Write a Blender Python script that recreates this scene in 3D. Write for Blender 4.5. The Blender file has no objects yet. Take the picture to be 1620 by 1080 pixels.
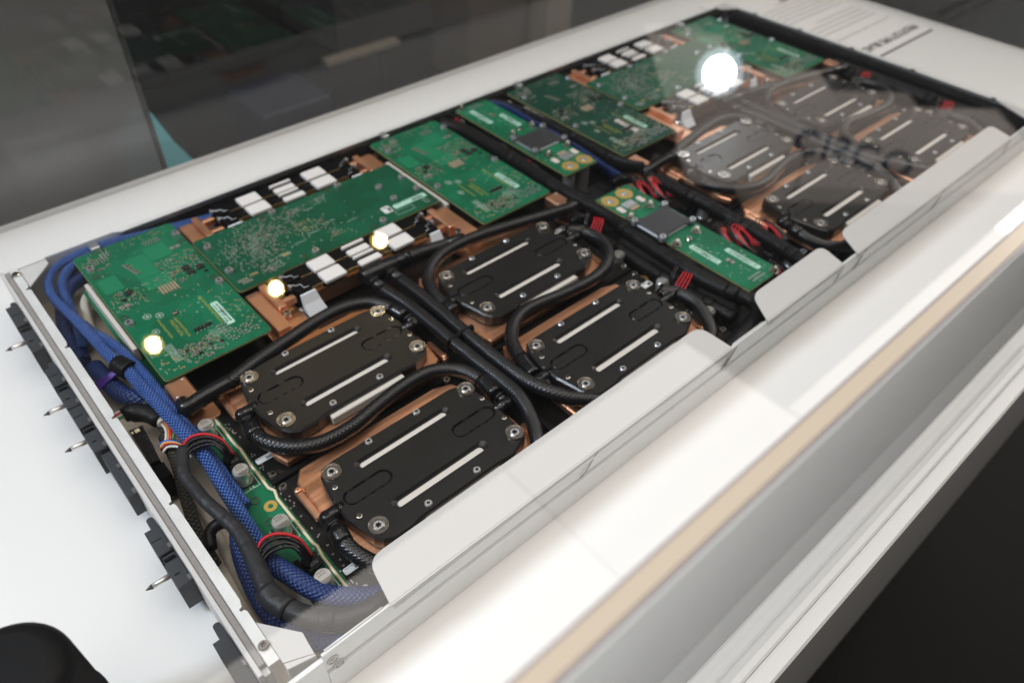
import bpy, bmesh, math, random
from mathutils import Vector, Matrix
random.seed(7)
S = 0.11            # one layout unit (the screw spacing of a cold plate) in metres
sc = bpy.context.scene
col = sc.collection
PI = math.pi

# ------------------------------------------------------------------ camera
cam_d = bpy.data.cameras.new('camera')
cam = bpy.data.objects.new('camera', cam_d)
col.objects.link(cam)
RC = Matrix(((0.74542, -0.66620, 0.02266), (-0.44795, -0.52581, -0.72310), (0.49365, 0.52887, -0.69037)))
right, down, fwd = RC[0].normalized(), RC[1].normalized(), RC[2].normalized()
M = Matrix.Identity(4)
for i in range(3):
    M[i][0] = right[i]; M[i][1] = -down[i]; M[i][2] = -fwd[i]
CAM = Vector((-1.04508, -2.14198, 3.60076))
M.translation = CAM * S
cam.matrix_world = M
cam_d.sensor_width = 36
cam_d.lens = 26.572
cam_d.clip_start = 0.01
cam_d.clip_end = 100
cam_d.dof.use_dof = True
cam_d.dof.focus_distance = 4.05 * S
cam_d.dof.aperture_fstop = 6.3
sc.camera = cam

# ------------------------------------------------------------------ world, lamps, exposure
w = bpy.data.worlds.new('World'); sc.world = w; w.use_nodes = True
w.node_tree.nodes['Background'].inputs[0].default_value = (0.034, 0.033, 0.032, 1)
w.node_tree.nodes['Background'].inputs[1].default_value = 1.0
sc.view_settings.view_transform = 'Standard'
sc.view_settings.look = 'None'
sc.view_settings.exposure = 0.13
sc.view_settings.gamma = 1.0
try:
    sc.cycles.transparent_max_bounces = 24
    sc.cycles.max_bounces = 10
    sc.cycles.caustics_reflective = False
    sc.cycles.sample_clamp_indirect = 4
except Exception:
    pass

def area(name, loc, size, radiance, color, target=None, disk=False, size_y=None, rotz=0):
    d = bpy.data.lights.new(name, 'AREA')
    o = bpy.data.objects.new(name, d); col.objects.link(o)
    sx = size * S; sy = (size_y or size) * S
    if disk:
        d.shape = 'DISK'; d.size = sx; A = PI * sx * sx / 4
    else:
        d.shape = 'RECTANGLE'; d.size = sx; d.size_y = sy; A = sx * sy
    d.energy = radiance * A * PI
    d.color = color
    o.location = Vector(loc) * S
    if target is not None:
        o.rotation_euler = (Vector(target) - Vector(loc)).to_track_quat('-Z', 'Y').to_euler()
    else:
        o.rotation_euler = (0, 0, rotz)
    return o

# ceiling light boxes above the visitors' side; the rightmost pair is added fill
area('ceiling_light_and_fill', (-3.6, -1.1, 18), 22.8, 2.25, (1.0, 0.93, 0.86), size_y=17.2)
area('ceiling_light_and_fill', (11.9, -1.1, 18), 8.1, 1.95, (1.0, 0.93, 0.86), size_y=17.2)
area('ceiling_light_and_fill', (23.6, -3.1, 18), 15, 1.7, (1.0, 0.93, 0.86), size_y=13.2)
area('ceiling_light_and_fill', (40.1, -3.1, 18), 18, 7.5, (1.0, 0.925, 0.85), size_y=13.2)
# light ceiling field at the far right (mirrored in the acrylic top)
E_, N_ = Vector((0.682, 0.731)), Vector((0.731, -0.682)); C0 = Vector((24.0, 13.8))
for e0, e1, n0, n1, rad in ((0, 8, 0, 17, 0.50), (8.02, 12, 0, 9, 0.50), (12.02, 16.5, 0, 4.5, 0.6), (16.52, 18, 0, 3.5, 0.3), (-1.2, -0.02, 2, 12, 0.3), (8.02, 9.6, 9.02, 13, 0.4)):
    p = C0 + E_ * ((e0 + e1) / 2) + N_ * ((n0 + n1) / 2)
    area('ceiling_light_field', (p.x, p.y, 18), e1 - e0, rad, (1.0, 0.87, 0.77), size_y=n1 - n0, rotz=math.radians(47))
# added cool fill lamp beyond the left end, kept clear of visible reflections
area('cool_fill_lamp', (-13, 5, 15), 5.0, 44, (0.74, 0.86, 1.0), target=(-1.5, 0.5, 0), disk=True)
# row of warm track spots behind the table: bright core, plus a dim disc added as glow
for p in ((2.4, 18.9, 18), (6.9, 18.9, 18), (11.4, 18.9, 18)):
    area('track_spot', p, 0.40, 160, (1.0, 0.80, 0.46), target=(2, 1, 0), disk=True)
    area('track_spot_glow', (p[0], p[1] + 0.06, p[2] + 0.05), 0.62, 7.5, (1.0, 0.66, 0.16), target=(2, 1, 0), disk=True)
# stage lamp far right with a pale disc added as its soft halo
area('stage_lamp', (32.0, 18.4, 16.9), 1.55, 60, (0.92, 0.97, 1.0), target=(3, 1, 0), disk=True)
area('stage_lamp_halo', (32.1, 18.46, 16.93), 2.35, 1.7, (0.75, 0.90, 1.0), target=(3, 1, 0), disk=True)

# ------------------------------------------------------------------ materials
MATS = {}
def nt(name):
    m = bpy.data.materials.new(name); m.use_nodes = True
    n = m.node_tree.nodes; l = m.node_tree.links
    return m, n, l, n['Principled BSDF']

def mat(name, color, rough=0.5, metal=0.0, var=0.0, vscale=40, bump=0.0, bscale=200, rvar=0.0, spec=0.5, stretch=None, dust=0.0):
    m, n, l, b = nt(name)
    b.inputs['Base Color'].default_value = (*color, 1)
    b.inputs['Roughness'].default_value = rough
    b.inputs['Metallic'].default_value = metal
    b.inputs['Specular IOR Level'].default_value = spec
    tc = n.new('ShaderNodeTexCoord')
    src = tc.outputs['Object']
    if stretch:
        mp = n.new('ShaderNodeMapping'); mp.inputs['Scale'].default_value = stretch
        l.new(src, mp.inputs['Vector']); src = mp.outputs[0]
    out = None
    if var or rvar:
        nz = n.new('ShaderNodeTexNoise'); nz.inputs['Scale'].default_value = vscale
        nz.inputs['Detail'].default_value = 5
        l.new(src, nz.inputs['Vector'])
        if var:
            mx = n.new('ShaderNodeMix'); mx.data_type = 'RGBA'
            mx.inputs[6].default_value = (*[c * (1 - var) for c in color], 1)
            mx.inputs[7].default_value = (*[min(1, c * (1 + var)) for c in color], 1)
            l.new(nz.outputs['Fac'], mx.inputs[0]); out = mx.outputs[2]
            l.new(out, b.inputs['Base Color'])
        if rvar:
            mr = n.new('ShaderNodeMapRange')
            mr.inputs[1].default_value = 0.3; mr.inputs[2].default_value = 0.7
            mr.inputs[3].default_value = max(0.02, rough - rvar); mr.inputs[4].default_value = rough + rvar
            l.new(nz.outputs['Fac'], mr.inputs[0]); l.new(mr.outputs[0], b.inputs['Roughness'])
    if dust:
        vo = n.new('ShaderNodeTexVoronoi'); vo.inputs['Scale'].default_value = 260
        l.new(tc.outputs['Object'], vo.inputs['Vector'])
        n2 = n.new('ShaderNodeTexNoise'); n2.inputs['Scale'].default_value = 300
        l.new(tc.outputs['Object'], n2.inputs['Vector'])
        lt = n.new('ShaderNodeMath'); lt.operation = 'LESS_THAN'; lt.inputs[1].default_value = dust
        l.new(vo.outputs['Distance'], lt.inputs[0])
        g2 = n.new('ShaderNodeMath'); g2.operation = 'GREATER_THAN'; g2.inputs[1].default_value = 0.60
        l.new(n2.outputs['Fac'], g2.inputs[0])
        mu = n.new('ShaderNodeMath'); mu.operation = 'MULTIPLY'
        l.new(lt.outputs[0], mu.inputs[0]); l.new(g2.outputs[0], mu.inputs[1])
        m2 = n.new('ShaderNodeMix'); m2.data_type = 'RGBA'
        m2.inputs[6].default_value = (*color, 1)
        if out: l.new(out, m2.inputs[6])
        m2.inputs[7].default_value = (0.35, 0.33, 0.31, 1)
        l.new(mu.outputs[0], m2.inputs[0]); l.new(m2.outputs[2], b.inputs['Base Color'])
    if bump:
        nb = n.new('ShaderNodeTexNoise'); nb.inputs['Scale'].default_value = bscale; nb.inputs['Detail'].default_value = 4
        l.new(src, nb.inputs['Vector'])
        bp = n.new('ShaderNodeBump'); bp.inputs['Strength'].default_value = bump; bp.inputs['Distance'].default_value = 0.002
        l.new(nb.outputs['Fac'], bp.inputs['Height']); l.new(bp.outputs[0], b.inputs['Normal'])
    MATS[name] = m
    return m

def braid(name, dark, light, pitch, around, rough, bump, fac=1.0, bright_frac=0.0):
    m, n, l, b = nt(name)
    uv = n.new('ShaderNodeUVMap'); sp = n.new('ShaderNodeSeparateXYZ'); l.new(uv.outputs[0], sp.inputs[0])
    def math_(op, a, bb):
        k = n.new('ShaderNodeMath'); k.operation = op
        for i, v in enumerate((a, bb)):
            if v is None: continue
            if isinstance(v, (int, float)): k.inputs[i].default_value = v
            else: l.new(v, k.inputs[i])
        return k.outputs[0]
    L = math_('MULTIPLY', sp.outputs[0], 2 * PI / pitch)
    V = math_('MULTIPLY', sp.outputs[1], 2 * PI * around)
    s1 = math_('SINE', L, None)
    s2 = math_('SINE', V, None)
    pr = math_('MULTIPLY', s1, s2)
    mr = n.new('ShaderNodeMapRange'); l.new(pr, mr.inputs[0])
    mr.inputs[1].default_value = -0.25; mr.inputs[2].default_value = 0.6
    mx = n.new('ShaderNodeMix'); mx.data_type = 'RGBA'
    mx.inputs[6].default_value = (*dark, 1); mx.inputs[7].default_value = (*light, 1)
    f = mr.outputs[0]
    if bright_frac:
        tc = n.new('ShaderNodeTexCoord'); nz = n.new('ShaderNodeTexNoise'); nz.inputs['Scale'].default_value = 120
        l.new(tc.outputs['Object'], nz.inputs['Vector'])
        f = math_('MULTIPLY', f, math_('ADD', math_('MULTIPLY', nz.outputs['Fac'], 2 * bright_frac), 1 - bright_frac))
    l.new(f, mx.inputs[0])
    l.new(mx.outputs[2], b.inputs['Base Color'])
    b.inputs['Roughness'].default_value = rough
    bp = n.new('ShaderNodeBump'); bp.inputs['Strength'].default_value = bump; bp.inputs['Distance'].default_value = 0.0012
    l.new(pr, bp.inputs['Height']); l.new(bp.outputs[0], b.inputs['Normal'])
    MATS[name] = m
    return m

def pcb(name, base, light):
    """solder mask: green with faint denser copper areas and fine routed traces"""
    m, n, l, b = nt(name)
    tc = n.new('ShaderNodeTexCoord')
    v = n.new('ShaderNodeTexVoronoi'); v.inputs['Scale'].default_value = 28; v.distance = 'MANHATTAN'
    l.new(tc.outputs['Object'], v.inputs['Vector'])
    nz = n.new('ShaderNodeTexNoise'); nz.inputs['Scale'].default_value = 22; nz.inputs['Detail'].default_value = 3
    l.new(tc.outputs['Object'], nz.inputs['Vector'])
    wv = n.new('ShaderNodeTexWave'); wv.inputs['Scale'].default_value = 150; wv.wave_type = 'BANDS'; wv.bands_direction = 'DIAGONAL'
    wv.inputs['Distortion'].default_value = 3.0; wv.inputs['Detail Scale'].default_value = 0.4
    l.new(tc.outputs['Object'], wv.inputs['Vector'])
    gt = n.new('ShaderNodeMath'); gt.operation = 'GREATER_THAN'; gt.inputs[1].default_value = 0.56
    l.new(nz.outputs['Fac'], gt.inputs[0])
    mu = n.new('ShaderNodeMath'); mu.operation = 'MULTIPLY'; l.new(gt.outputs[0], mu.inputs[0]); l.new(wv.outputs['Fac'], mu.inputs[1])
    m1 = n.new('ShaderNodeMix'); m1.data_type = 'RGBA'
    m1.inputs[6].default_value = (*base, 1); m1.inputs[7].default_value = (*[c * 0.7 for c in base], 1)
    l.new(v.outputs['Color'], m1.inputs[0])
    m2 = n.new('ShaderNodeMix'); m2.data_type = 'RGBA'
    l.new(m1.outputs[2], m2.inputs[6]); m2.inputs[7].default_value = (*light, 1)
    k = n.new('ShaderNodeMath'); k.operation = 'MULTIPLY'; k.inputs[1].default_value = 0.45; l.new(mu.outputs[0], k.inputs[0])
    l.new(k.outputs[0], m2.inputs[0])
    l.new(m2.outputs[2], b.inputs['Base Color'])
    b.inputs['Roughness'].default_value = 0.42
    b.inputs['Specular IOR Level'].default_value = 0.28
    MATS[name] = m
    return m

def acrylic(name, tint=(0.997, 0.998, 0.997), ior=1.49, veil=0.0, veil_col=(0.5, 0.5, 0.5)):
    m = bpy.data.materials.new(name); m.use_nodes = True
    n = m.node_tree.nodes; l = m.node_tree.links
    n.remove(n['Principled BSDF'])
    out = n['Material Output']
    tr = n.new('ShaderNodeBsdfTransparent'); tr.inputs[0].default_value = (*tint, 1)
    gl = n.new('ShaderNodeBsdfGlossy'); gl.inputs['Roughness'].default_value = 0.0
    fr = n.new('ShaderNodeFresnel'); geo = n.new('ShaderNodeNewGeometry')
    mx = n.new('ShaderNodeMapRange'); l.new(geo.outputs['Backfacing'], mx.inputs[0])
    mx.inputs[3].default_value = ior; mx.inputs[4].default_value = 1 / ior
    l.new(mx.outputs[0], fr.inputs['IOR'])
    ms = n.new('ShaderNodeMixShader')
    l.new(fr.outputs[0], ms.inputs[0])
    base = tr.outputs[0]
    if veil:
        df = n.new('ShaderNodeBsdfDiffuse'); df.inputs[0].default_value = (*veil_col, 1)
        mv = n.new('ShaderNodeMixShader'); mv.inputs[0].default_value = veil
        l.new(base, mv.inputs[1]); l.new(df.outputs[0], mv.inputs[2]); base = mv.outputs[0]
    l.new(base, ms.inputs[1]); l.new(gl.outputs[0], ms.inputs[2])
    l.new(ms.outputs[0], out.inputs[0])
    MATS[name] = m
    return m

mat('white_laminate', (0.82, 0.815, 0.80), 0.42, var=0.015, vscale=6, bump=0.02, bscale=500)
mat('galvanised', (0.76, 0.77, 0.76), 0.44, 0.25, var=0.10, vscale=60, rvar=0.08, bump=0.04, bscale=260)
mat('galvanised_flap', (0.57, 0.56, 0.545), 0.5, 0.0, spec=0.25, var=0.02, vscale=8)
mat('pan_steel', (0.74, 0.66, 0.56), 0.36, 0.1, var=0.12, vscale=18, rvar=0.08)
mat('gasket', (0.27, 0.25, 0.24), 0.85, var=0.2, vscale=400, bump=0.3, bscale=900)
mat('black_anodised', (0.013, 0.0125, 0.0122), 0.29, 0.0, var=0.10, vscale=25, rvar=0.02, spec=0.45, dust=0.045)
mat('black_plastic', (0.007, 0.007, 0.008), 0.24, spec=0.45, var=0.2, vscale=60)
mat('matte_black', (0.005, 0.005, 0.0055), 0.55, spec=0.18, var=0.3, vscale=50)
mat('motherboard_black', (0.006, 0.0055, 0.006), 0.42, spec=0.3, var=0.3, vscale=40, dust=0.03)
mat('dark_polymer', (0.038, 0.041, 0.047), 0.5, spec=0.5, var=0.2, vscale=70)
mat('black_film', (0.004, 0.004, 0.005), 0.3, spec=0.10)
mat('shrink_tube', (0.020, 0.020, 0.022), 0.5, spec=0.4, var=0.5, vscale=60, bump=0.9, bscale=90)
mat('black_tape', (0.0065, 0.0064, 0.0068), 0.45, spec=0.2, var=0.4, vscale=45, bump=0.9, bscale=80)
mat('copper', (0.78, 0.41, 0.25), 0.33, 0.9, var=0.2, vscale=26, rvar=0.12, bump=0.03, bscale=180, dust=0.03)
mat('copper_brushed', (0.74, 0.37, 0.215), 0.34, 0.92, var=0.3, vscale=40, rvar=0.12, stretch=(0.15, 3, 1), bump=0.12, bscale=120)
mat('nickel_disc', (0.36, 0.33, 0.30), 0.24, 0.95, var=0.06, vscale=80)
mat('nickel', (0.60, 0.57, 0.52), 0.20, 0.97, var=0.04, vscale=60)
mat('zinc', (0.66, 0.68, 0.71), 0.34, 0.85, var=0.06, vscale=150)
mat('chrome_dark', (0.40, 0.39, 0.37), 0.3, 0.9)
mat('screw_hole', (0.10, 0.08, 0.06), 0.5, 0.5)
mat('pad_white', (0.74, 0.72, 0.70), 0.55, var=0.03, vscale=50, bump=0.05, bscale=300)
mat('bar_white', (0.62, 0.58, 0.53), 0.5, 0.0, var=0.05, vscale=20, stretch=(0.3, 3, 1))
mat('clip_white', (0.86, 0.89, 0.93), 0.3, 0.0, var=0.05)
mat('gold', (0.80, 0.56, 0.26), 0.3, 0.9)
mat('gold_pad', (0.62, 0.42, 0.12), 0.4, 0.55)
mat('solder', (0.60, 0.60, 0.56), 0.32, 0.75)
mat('solder_gold', (0.52, 0.42, 0.20), 0.4, 0.5)
mat('silk', (0.42, 0.52, 0.44), 0.6)
mat('silk_yellow', (0.36, 0.36, 0.06), 0.6)
mat('chip_black', (0.016, 0.016, 0.017), 0.4, spec=0.5)
mat('resistor', (0.20, 0.17, 0.12), 0.5)
mat('ceramic', (0.34, 0.27, 0.18), 0.5)
mat('sticker_white', (0.70, 0.72, 0.72), 0.5)
mat('sticker_mint', (0.42, 0.68, 0.55), 0.5)
mat('sticker_pink', (0.68, 0.58, 0.55), 0.5)
mat('ink', (0.03, 0.03, 0.035), 0.6)
mat('ink_grey', (0.42, 0.41, 0.40), 0.7)
mat('cream_edge', (0.72, 0.64, 0.44), 0.5)
mat('pour_green', (0.010, 0.185, 0.085), 0.42, spec=0.4)
pcb('pcb_green', (0.006, 0.135, 0.062), (0.014, 0.22, 0.11))
pcb('pcb_green_shaded', (0.004, 0.050, 0.030), (0.008, 0.075, 0.045))
pcb('pcb_green_mid', (0.005, 0.088, 0.042), (0.010, 0.13, 0.065))
pcb('pcb_green_bright', (0.006, 0.15, 0.066), (0.014, 0.24, 0.12))
mat('pcb_edge', (0.30, 0.30, 0.12), 0.6)
mat('spreader_grey', (0.050, 0.050, 0.056), 0.42, 0.3, var=0.2, vscale=30, rvar=0.06)
mat('wire_red', (0.50, 0.012, 0.022), 0.35)
mat('wire_black', (0.006, 0.006, 0.007), 0.2)
mat('wire_white', (0.62, 0.60, 0.56), 0.4)
mat('wire_blue', (0.02, 0.09, 0.50), 0.35)
mat('wire_violet', (0.06, 0.02, 0.22), 0.4)
mat('wire_orange', (0.62, 0.18, 0.03), 0.4)
mat('wire_yellow', (0.60, 0.42, 0.05), 0.4)
mat('wire_green', (0.03, 0.25, 0.08), 0.4)
mat('tube_cream', (0.45, 0.42, 0.36), 0.4, var=0.1, vscale=30)
mat('pin_steel', (0.85, 0.80, 0.74), 0.38, 0.8)
mat('pin_tip', (0.10, 0.09, 0.09), 0.3, 0.8)
mat('can_alu', (0.72, 0.72, 0.70), 0.3, 0.8, var=0.05)
mat('teal_cloth', (0.09, 0.30, 0.32), 0.8)
mat('paper_white', (0.84, 0.82, 0.79), 0.7)
mat('hall_floor', (0.007, 0.0066, 0.0066), 0.6, spec=0.12, var=0.3, vscale=2)
mat('hall_dark', (0.012, 0.0115, 0.014), 0.5, spec=0.2, var=0.4, vscale=3)
mat('hall_grey', (0.06, 0.058, 0.056), 0.35, var=0.25, vscale=1.5)
mat('hall_brown', (0.085, 0.06, 0.048), 0.7, var=0.3, vscale=3)
mat('hall_navy', (0.006, 0.008, 0.022), 0.6)
mat('hall_beige', (0.22, 0.19, 0.14), 0.5)
mat('hall_light', (0.42, 0.43, 0.45), 0.5)
mat('sign_blue', (0.05, 0.11, 0.22), 0.5)
mat('acrylic_edge', (0.45, 0.37, 0.28), 0.25, spec=0.6)
mat('acrylic_dark_edge', (0.26, 0.23, 0.24), 0.12, spec=0.6)
acrylic('acrylic_clear')
acrylic('smoked_glass', tint=(0.45, 0.45, 0.46), veil=0.34, veil_col=(0.48, 0.47, 0.46))
braid('braided_hose', (0.0045, 0.0045, 0.005), (0.013, 0.0135, 0.016), 0.026, 13, 0.27, 0.18)
braid('blue_braid', (0.004, 0.022, 0.16), (0.10, 0.23, 0.60), 0.029, 11, 0.28, 0.7, bright_frac=0.5)
braid('blue_braid_shaded', (0.004, 0.014, 0.085), (0.015, 0.05, 0.20), 0.028, 12, 0.45, 0.4, bright_frac=0.3)  # darkened copy of the blue braid, shade put into its colour
braid('black_mesh', (0.008, 0.008, 0.008), (0.06, 0.055, 0.035), 0.03, 7, 0.5, 0.7)
MT = MATS

# ------------------------------------------------------------------ mesh collector
class Mb:
    def __init__(s):
        s.v = []; s.f = []; s.sm = []; s.uv = {}
    def face(s, idx, smooth=False):
        s.f.append(tuple(idx)); s.sm.append(smooth)
    def box(s, x0, x1, y0, y1, z0, z1, ch=0.0):
        if ch > 0:
            return s.prism([(x0, y0), (x1, y0), (x1, y1), (x0, y1)], z0, z1, ch)
        b = len(s.v)
        s.v += [(x, y, z) for z in (z0, z1) for (x, y) in ((x0, y0), (x1, y0), (x1, y1), (x0, y1))]
        for q in ((3, 2, 1, 0), (4, 5, 6, 7), (0, 1, 5, 4), (1, 2, 6, 5), (2, 3, 7, 6), (3, 0, 4, 7)):
            s.face([b + i for i in q])
        return s
    def rbox(s, cx, cy, lx, ly, z0, z1, ang=0):
        c, n = math.cos(ang), math.sin(ang)
        b = len(s.v)
        for z in (z0, z1):
            for (dx, dy) in ((-lx, -ly), (lx, -ly), (lx, ly), (-lx, ly)):
                s.v.append((cx + (dx * c - dy * n) / 2, cy + (dx * n + dy * c) / 2, z))
        for q in ((4, 5, 6, 7), (0, 1, 5, 4), (1, 2, 6, 5), (2, 3, 7, 6), (3, 0, 4, 7)):
            s.face([b + i for i in q])
        return s
    def rings(s, rings, caps=(True, True), smooth=False, closed=True):
        b = len(s.v); n = len(rings[0])
        for r in rings: s.v += [tuple(p) for p in r]
        for k in range(len(rings) - 1):
            for i in range(n if closed else n - 1):
                j = (i + 1) % n
                s.face((b + k * n + i, b + k * n + j, b + (k + 1) * n + j, b + (k + 1) * n + i), smooth)
        if caps[0]: s.face([b + i for i in reversed(range(n))])
        if caps[1]: s.face([b + (len(rings) - 1) * n + i for i in range(n)])
        return s
    def prism(s, poly, z0, z1, ch=0.0):
        r = [[(x, y, z0) for x, y in poly]]
        if ch > 0:
            r.append([(x, y, z1 - ch) for x, y in poly])
            r.append([(x, y, z1) for x, y in inset(poly, ch)])
        else:
            r.append([(x, y, z1) for x, y in poly])
        return s.rings(r)
    def cyl(s, cx, cy, z0, z1, r, n=20, r1=None, ch=0.0):
        r1 = r if r1 is None else r1
        prof = [(r, z0)]
        if ch: prof += [(r1, z1 - ch), (r1 - ch, z1)]
        else: prof += [(r1, z1)]
        return s.lathe(cx, cy, prof, n)
    def lathe(s, cx, cy, prof, n=20, smooth=False):
        s.rings([[(cx + r * math.cos(2 * PI * i / n), cy + r * math.sin(2 * PI * i / n), z) for i in range(n)] for r, z in prof], smooth=smooth)
        return s
    def cylx(s, p, q, r, n=16, r2=None, caps=(True, True)):
        return s.tube([p, q], r, n, r_end=r2, caps=caps)
    def tube(s, pts, r, n=12, rz=None, r_end=None, caps=(True, True), smooth=True, prof=None):
        """prof: list of (fraction, radius) pairs overriding r along the path"""
        P = [Vector(p) for p in pts]
        T = []
        for i in range(len(P)):
            a = P[max(0, i - 1)]; c = P[min(len(P) - 1, i + 1)]
            T.append((c - a).normalized())
        up = Vector((0, 0, 1))
        if abs(T[0].z) > 0.9: up = Vector((0, 1, 0))
        side = T[0].cross(up).normalized()
        L = 0; b = len(s.v); tot = sum((P[i + 1] - P[i]).length for i in range(len(P) - 1))
        for i, p in enumerate(P):
            if i: L += (P[i] - P[i - 1]).length
            side = (side - T[i] * side.dot(T[i])).normalized()
            nn = side.cross(T[i]).normalized()
            f = L / tot if tot else 0
            rr = r
            if r_end is not None: rr = r + (r_end - r) * f
            if prof:
                for (f0, v0), (f1, v1) in zip(prof, prof[1:]):
                    if f0 <= f <= f1: rr = v0 + (v1 - v0) * ((f - f0) / (f1 - f0) if f1 > f0 else 0)
            ry = rr if rz is None else rz * (rr / r)
            for k in range(n):
                a = 2 * PI * k / n
                s.v.append(tuple(p + side * (rr * math.cos(a)) + nn * (ry * math.sin(a))))
                s.uv[len(s.v) - 1] = (L, k / n)
        for i in range(len(P) - 1):
            for k in range(n):
                j = (k + 1) % n
                s.face((b + i * n + k, b + i * n + j, b + (i + 1) * n + j, b + (i + 1) * n + k), smooth)
        if caps[0]: s.face([b + k for k in reversed(range(n))])
        if caps[1]: s.face([b + (len(P) - 1) * n + k for k in range(n)])
        return s
    def sphere(s, c, r, n=14, m=8, zs=1.0):
        b = len(s.v)
        rr = []
        for i in range(1, m):
            a = PI * i / m
            rr.append([(c[0] + r * math.sin(a) * math.cos(2 * PI * k / n), c[1] + r * math.sin(a) * math.sin(2 * PI * k / n), c[2] - zs * r * math.cos(a)) for k in range(n)])
        return s.rings(rr, smooth=True)
    def holed(s, outer, holes, z):
        """flat face with holes (facing up)"""
        bm = bmesh.new(); edges = []
        for lp in [outer] + holes:
            vs = [bm.verts.new((x, y, z)) for x, y in lp]
            edges += [bm.edges.new((vs[i], vs[(i + 1) % len(vs)])) for i in range(len(vs))]
        bmesh.ops.triangle_fill(bm, use_beauty=True, use_dissolve=False, edges=edges, normal=(0, 0, 1))
        bm.verts.index_update(); b = len(s.v)
        s.v += [tuple(v.co) for v in bm.verts]
        for f in bm.faces:
            ids = [v.index + b for v in f.verts]
            if f.normal.z < 0: ids.reverse()
            s.face(ids)
        bm.free(); return s
    def mesh(s, name, m, org=(0, 0, 0)):
        me = bpy.data.meshes.new(name)
        ox, oy, oz = org
        me.from_pydata([((x - ox) * S, (y - oy) * S, (z - oz) * S) for x, y, z in s.v], [], s.f)
        me.polygons.foreach_set('use_smooth', s.sm)
        if s.uv:
            u = me.uv_layers.new(name='UVMap')
            for p in me.polygons:
                vs = [s.uv.get(me.loops[li].vertex_index, (0, 0)) for li in p.loop_indices]
                wrap = any(v[1] > 0.7 for v in vs) and any(v[1] < 0.3 for v in vs)
                for li, v in zip(p.loop_indices, vs):
                    u.data[li].uv = (v[0], v[1] + (1 if wrap and v[1] < 0.3 else 0))
        me.materials.append(MT[m] if isinstance(m, str) else m)
        me.update()
        return me

def inset(poly, d):
    n = len(poly); out = []
    for i in range(n):
        p0, p1, p2 = Vector(poly[i - 1]), Vector(poly[i]), Vector(poly[(i + 1) % n])
        a = (p1 - p0).normalized(); b = (p2 - p1).normalized()
        na = Vector((-a.y, a.x)); nb = Vector((-b.y, b.x))
        k = 1 + na.dot(nb)
        o = (na + nb) / max(k, 0.35)
        out.append(tuple(p1 + o * d))
    return out

def rrect(x0, x1, y0, y1, r, n=5):
    out = []
    for cx, cy, a0 in ((x1 - r, y0 + r, -90), (x1 - r, y1 - r, 0), (x0 + r, y1 - r, 90), (x0 + r, y0 + r, 180)):
        for i in range(n + 1):
            a = math.radians(a0 + 90 * i / n)
            out.append((cx + r * math.cos(a), cy + r * math.sin(a)))
    return out

def smooth_path(pts, step=0.03, z=None):
    P = [Vector(p if len(p) == 3 else (p[0], p[1], z)) for p in pts]
    P = [P[0] * 2 - P[1]] + P + [P[-1] * 2 - P[-2]]
    out = []
    for i in range(1, len(P) - 2):
        a, b, c, d = P[i - 1], P[i], P[i + 1], P[i + 2]
        k = max(2, int((c - b).length / step))
        for j in range(k):
            t = j / k
            out.append(0.5 * ((2 * b) + (c - a) * t + (2 * a - 5 * b + 4 * c - d) * t * t + (3 * b - 3 * c + d - a) * t ** 3))
    out.append(P[-2])
    return [tuple(p) for p in out]

ORG = {}
def thing(name, label, cat, loc=(0, 0, 0), group=None):
    o = bpy.data.objects.new(name, None); col.objects.link(o)
    o.empty_display_size = 0.01
    o.location = Vector(loc) * S; ORG[o] = tuple(loc)
    o['label'] = label; o['category'] = cat
    if group: o['group'] = group
    return o
def link(name, me, parent=None, loc=(0, 0, 0), rz=0):
    o = bpy.data.objects.new(name, me); col.objects.link(o)
    o.location = Vector(loc) * S
    if rz: o.rotation_euler = (0, 0, rz)
    if parent is not None: o.parent = parent
    return o
def root_org(p):
    while p is not None and p not in ORG: p = p.parent
    return ORG.get(p, (0, 0, 0))
def part(name, mb, m, parent, stuff=False):
    """mesh given in layout coordinates, parented under a thing or a part that sits at the thing's base"""
    o = link(name, mb.mesh(name, m, root_org(parent)), parent)
    if stuff: o['kind'] = 'stuff'
    return o
def solo(name, mb, m, label=None, cat=None, group=None, kind=None, org=(0, 0, 0)):
    o = link(name, mb.mesh(name, m, org), None, org)
    if label: o['label'] = label
    if cat: o['category'] = cat
    if group: o['group'] = group
    if kind: o['kind'] = kind
    return o
def put(name, me, parent, x, y, z, rz=0):
    """place a shared mesh at layout coordinates under a thing"""
    ox, oy, oz = root_org(parent)
    return link(name, me, parent, (x - ox, y - oy, z - oz), rz)
def dup(root, dx, dy, label, dz=0):
    def rec(o, par):
        c = o.copy(); col.objects.link(c)
        if par is not None: c.parent = par
        for ch in list(o.children): rec(ch, c)
        return c
    r = rec(root, None)
    r.location = root.location + Vector((dx, dy, dz)) * S
    r['label'] = label
    return r

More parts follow.
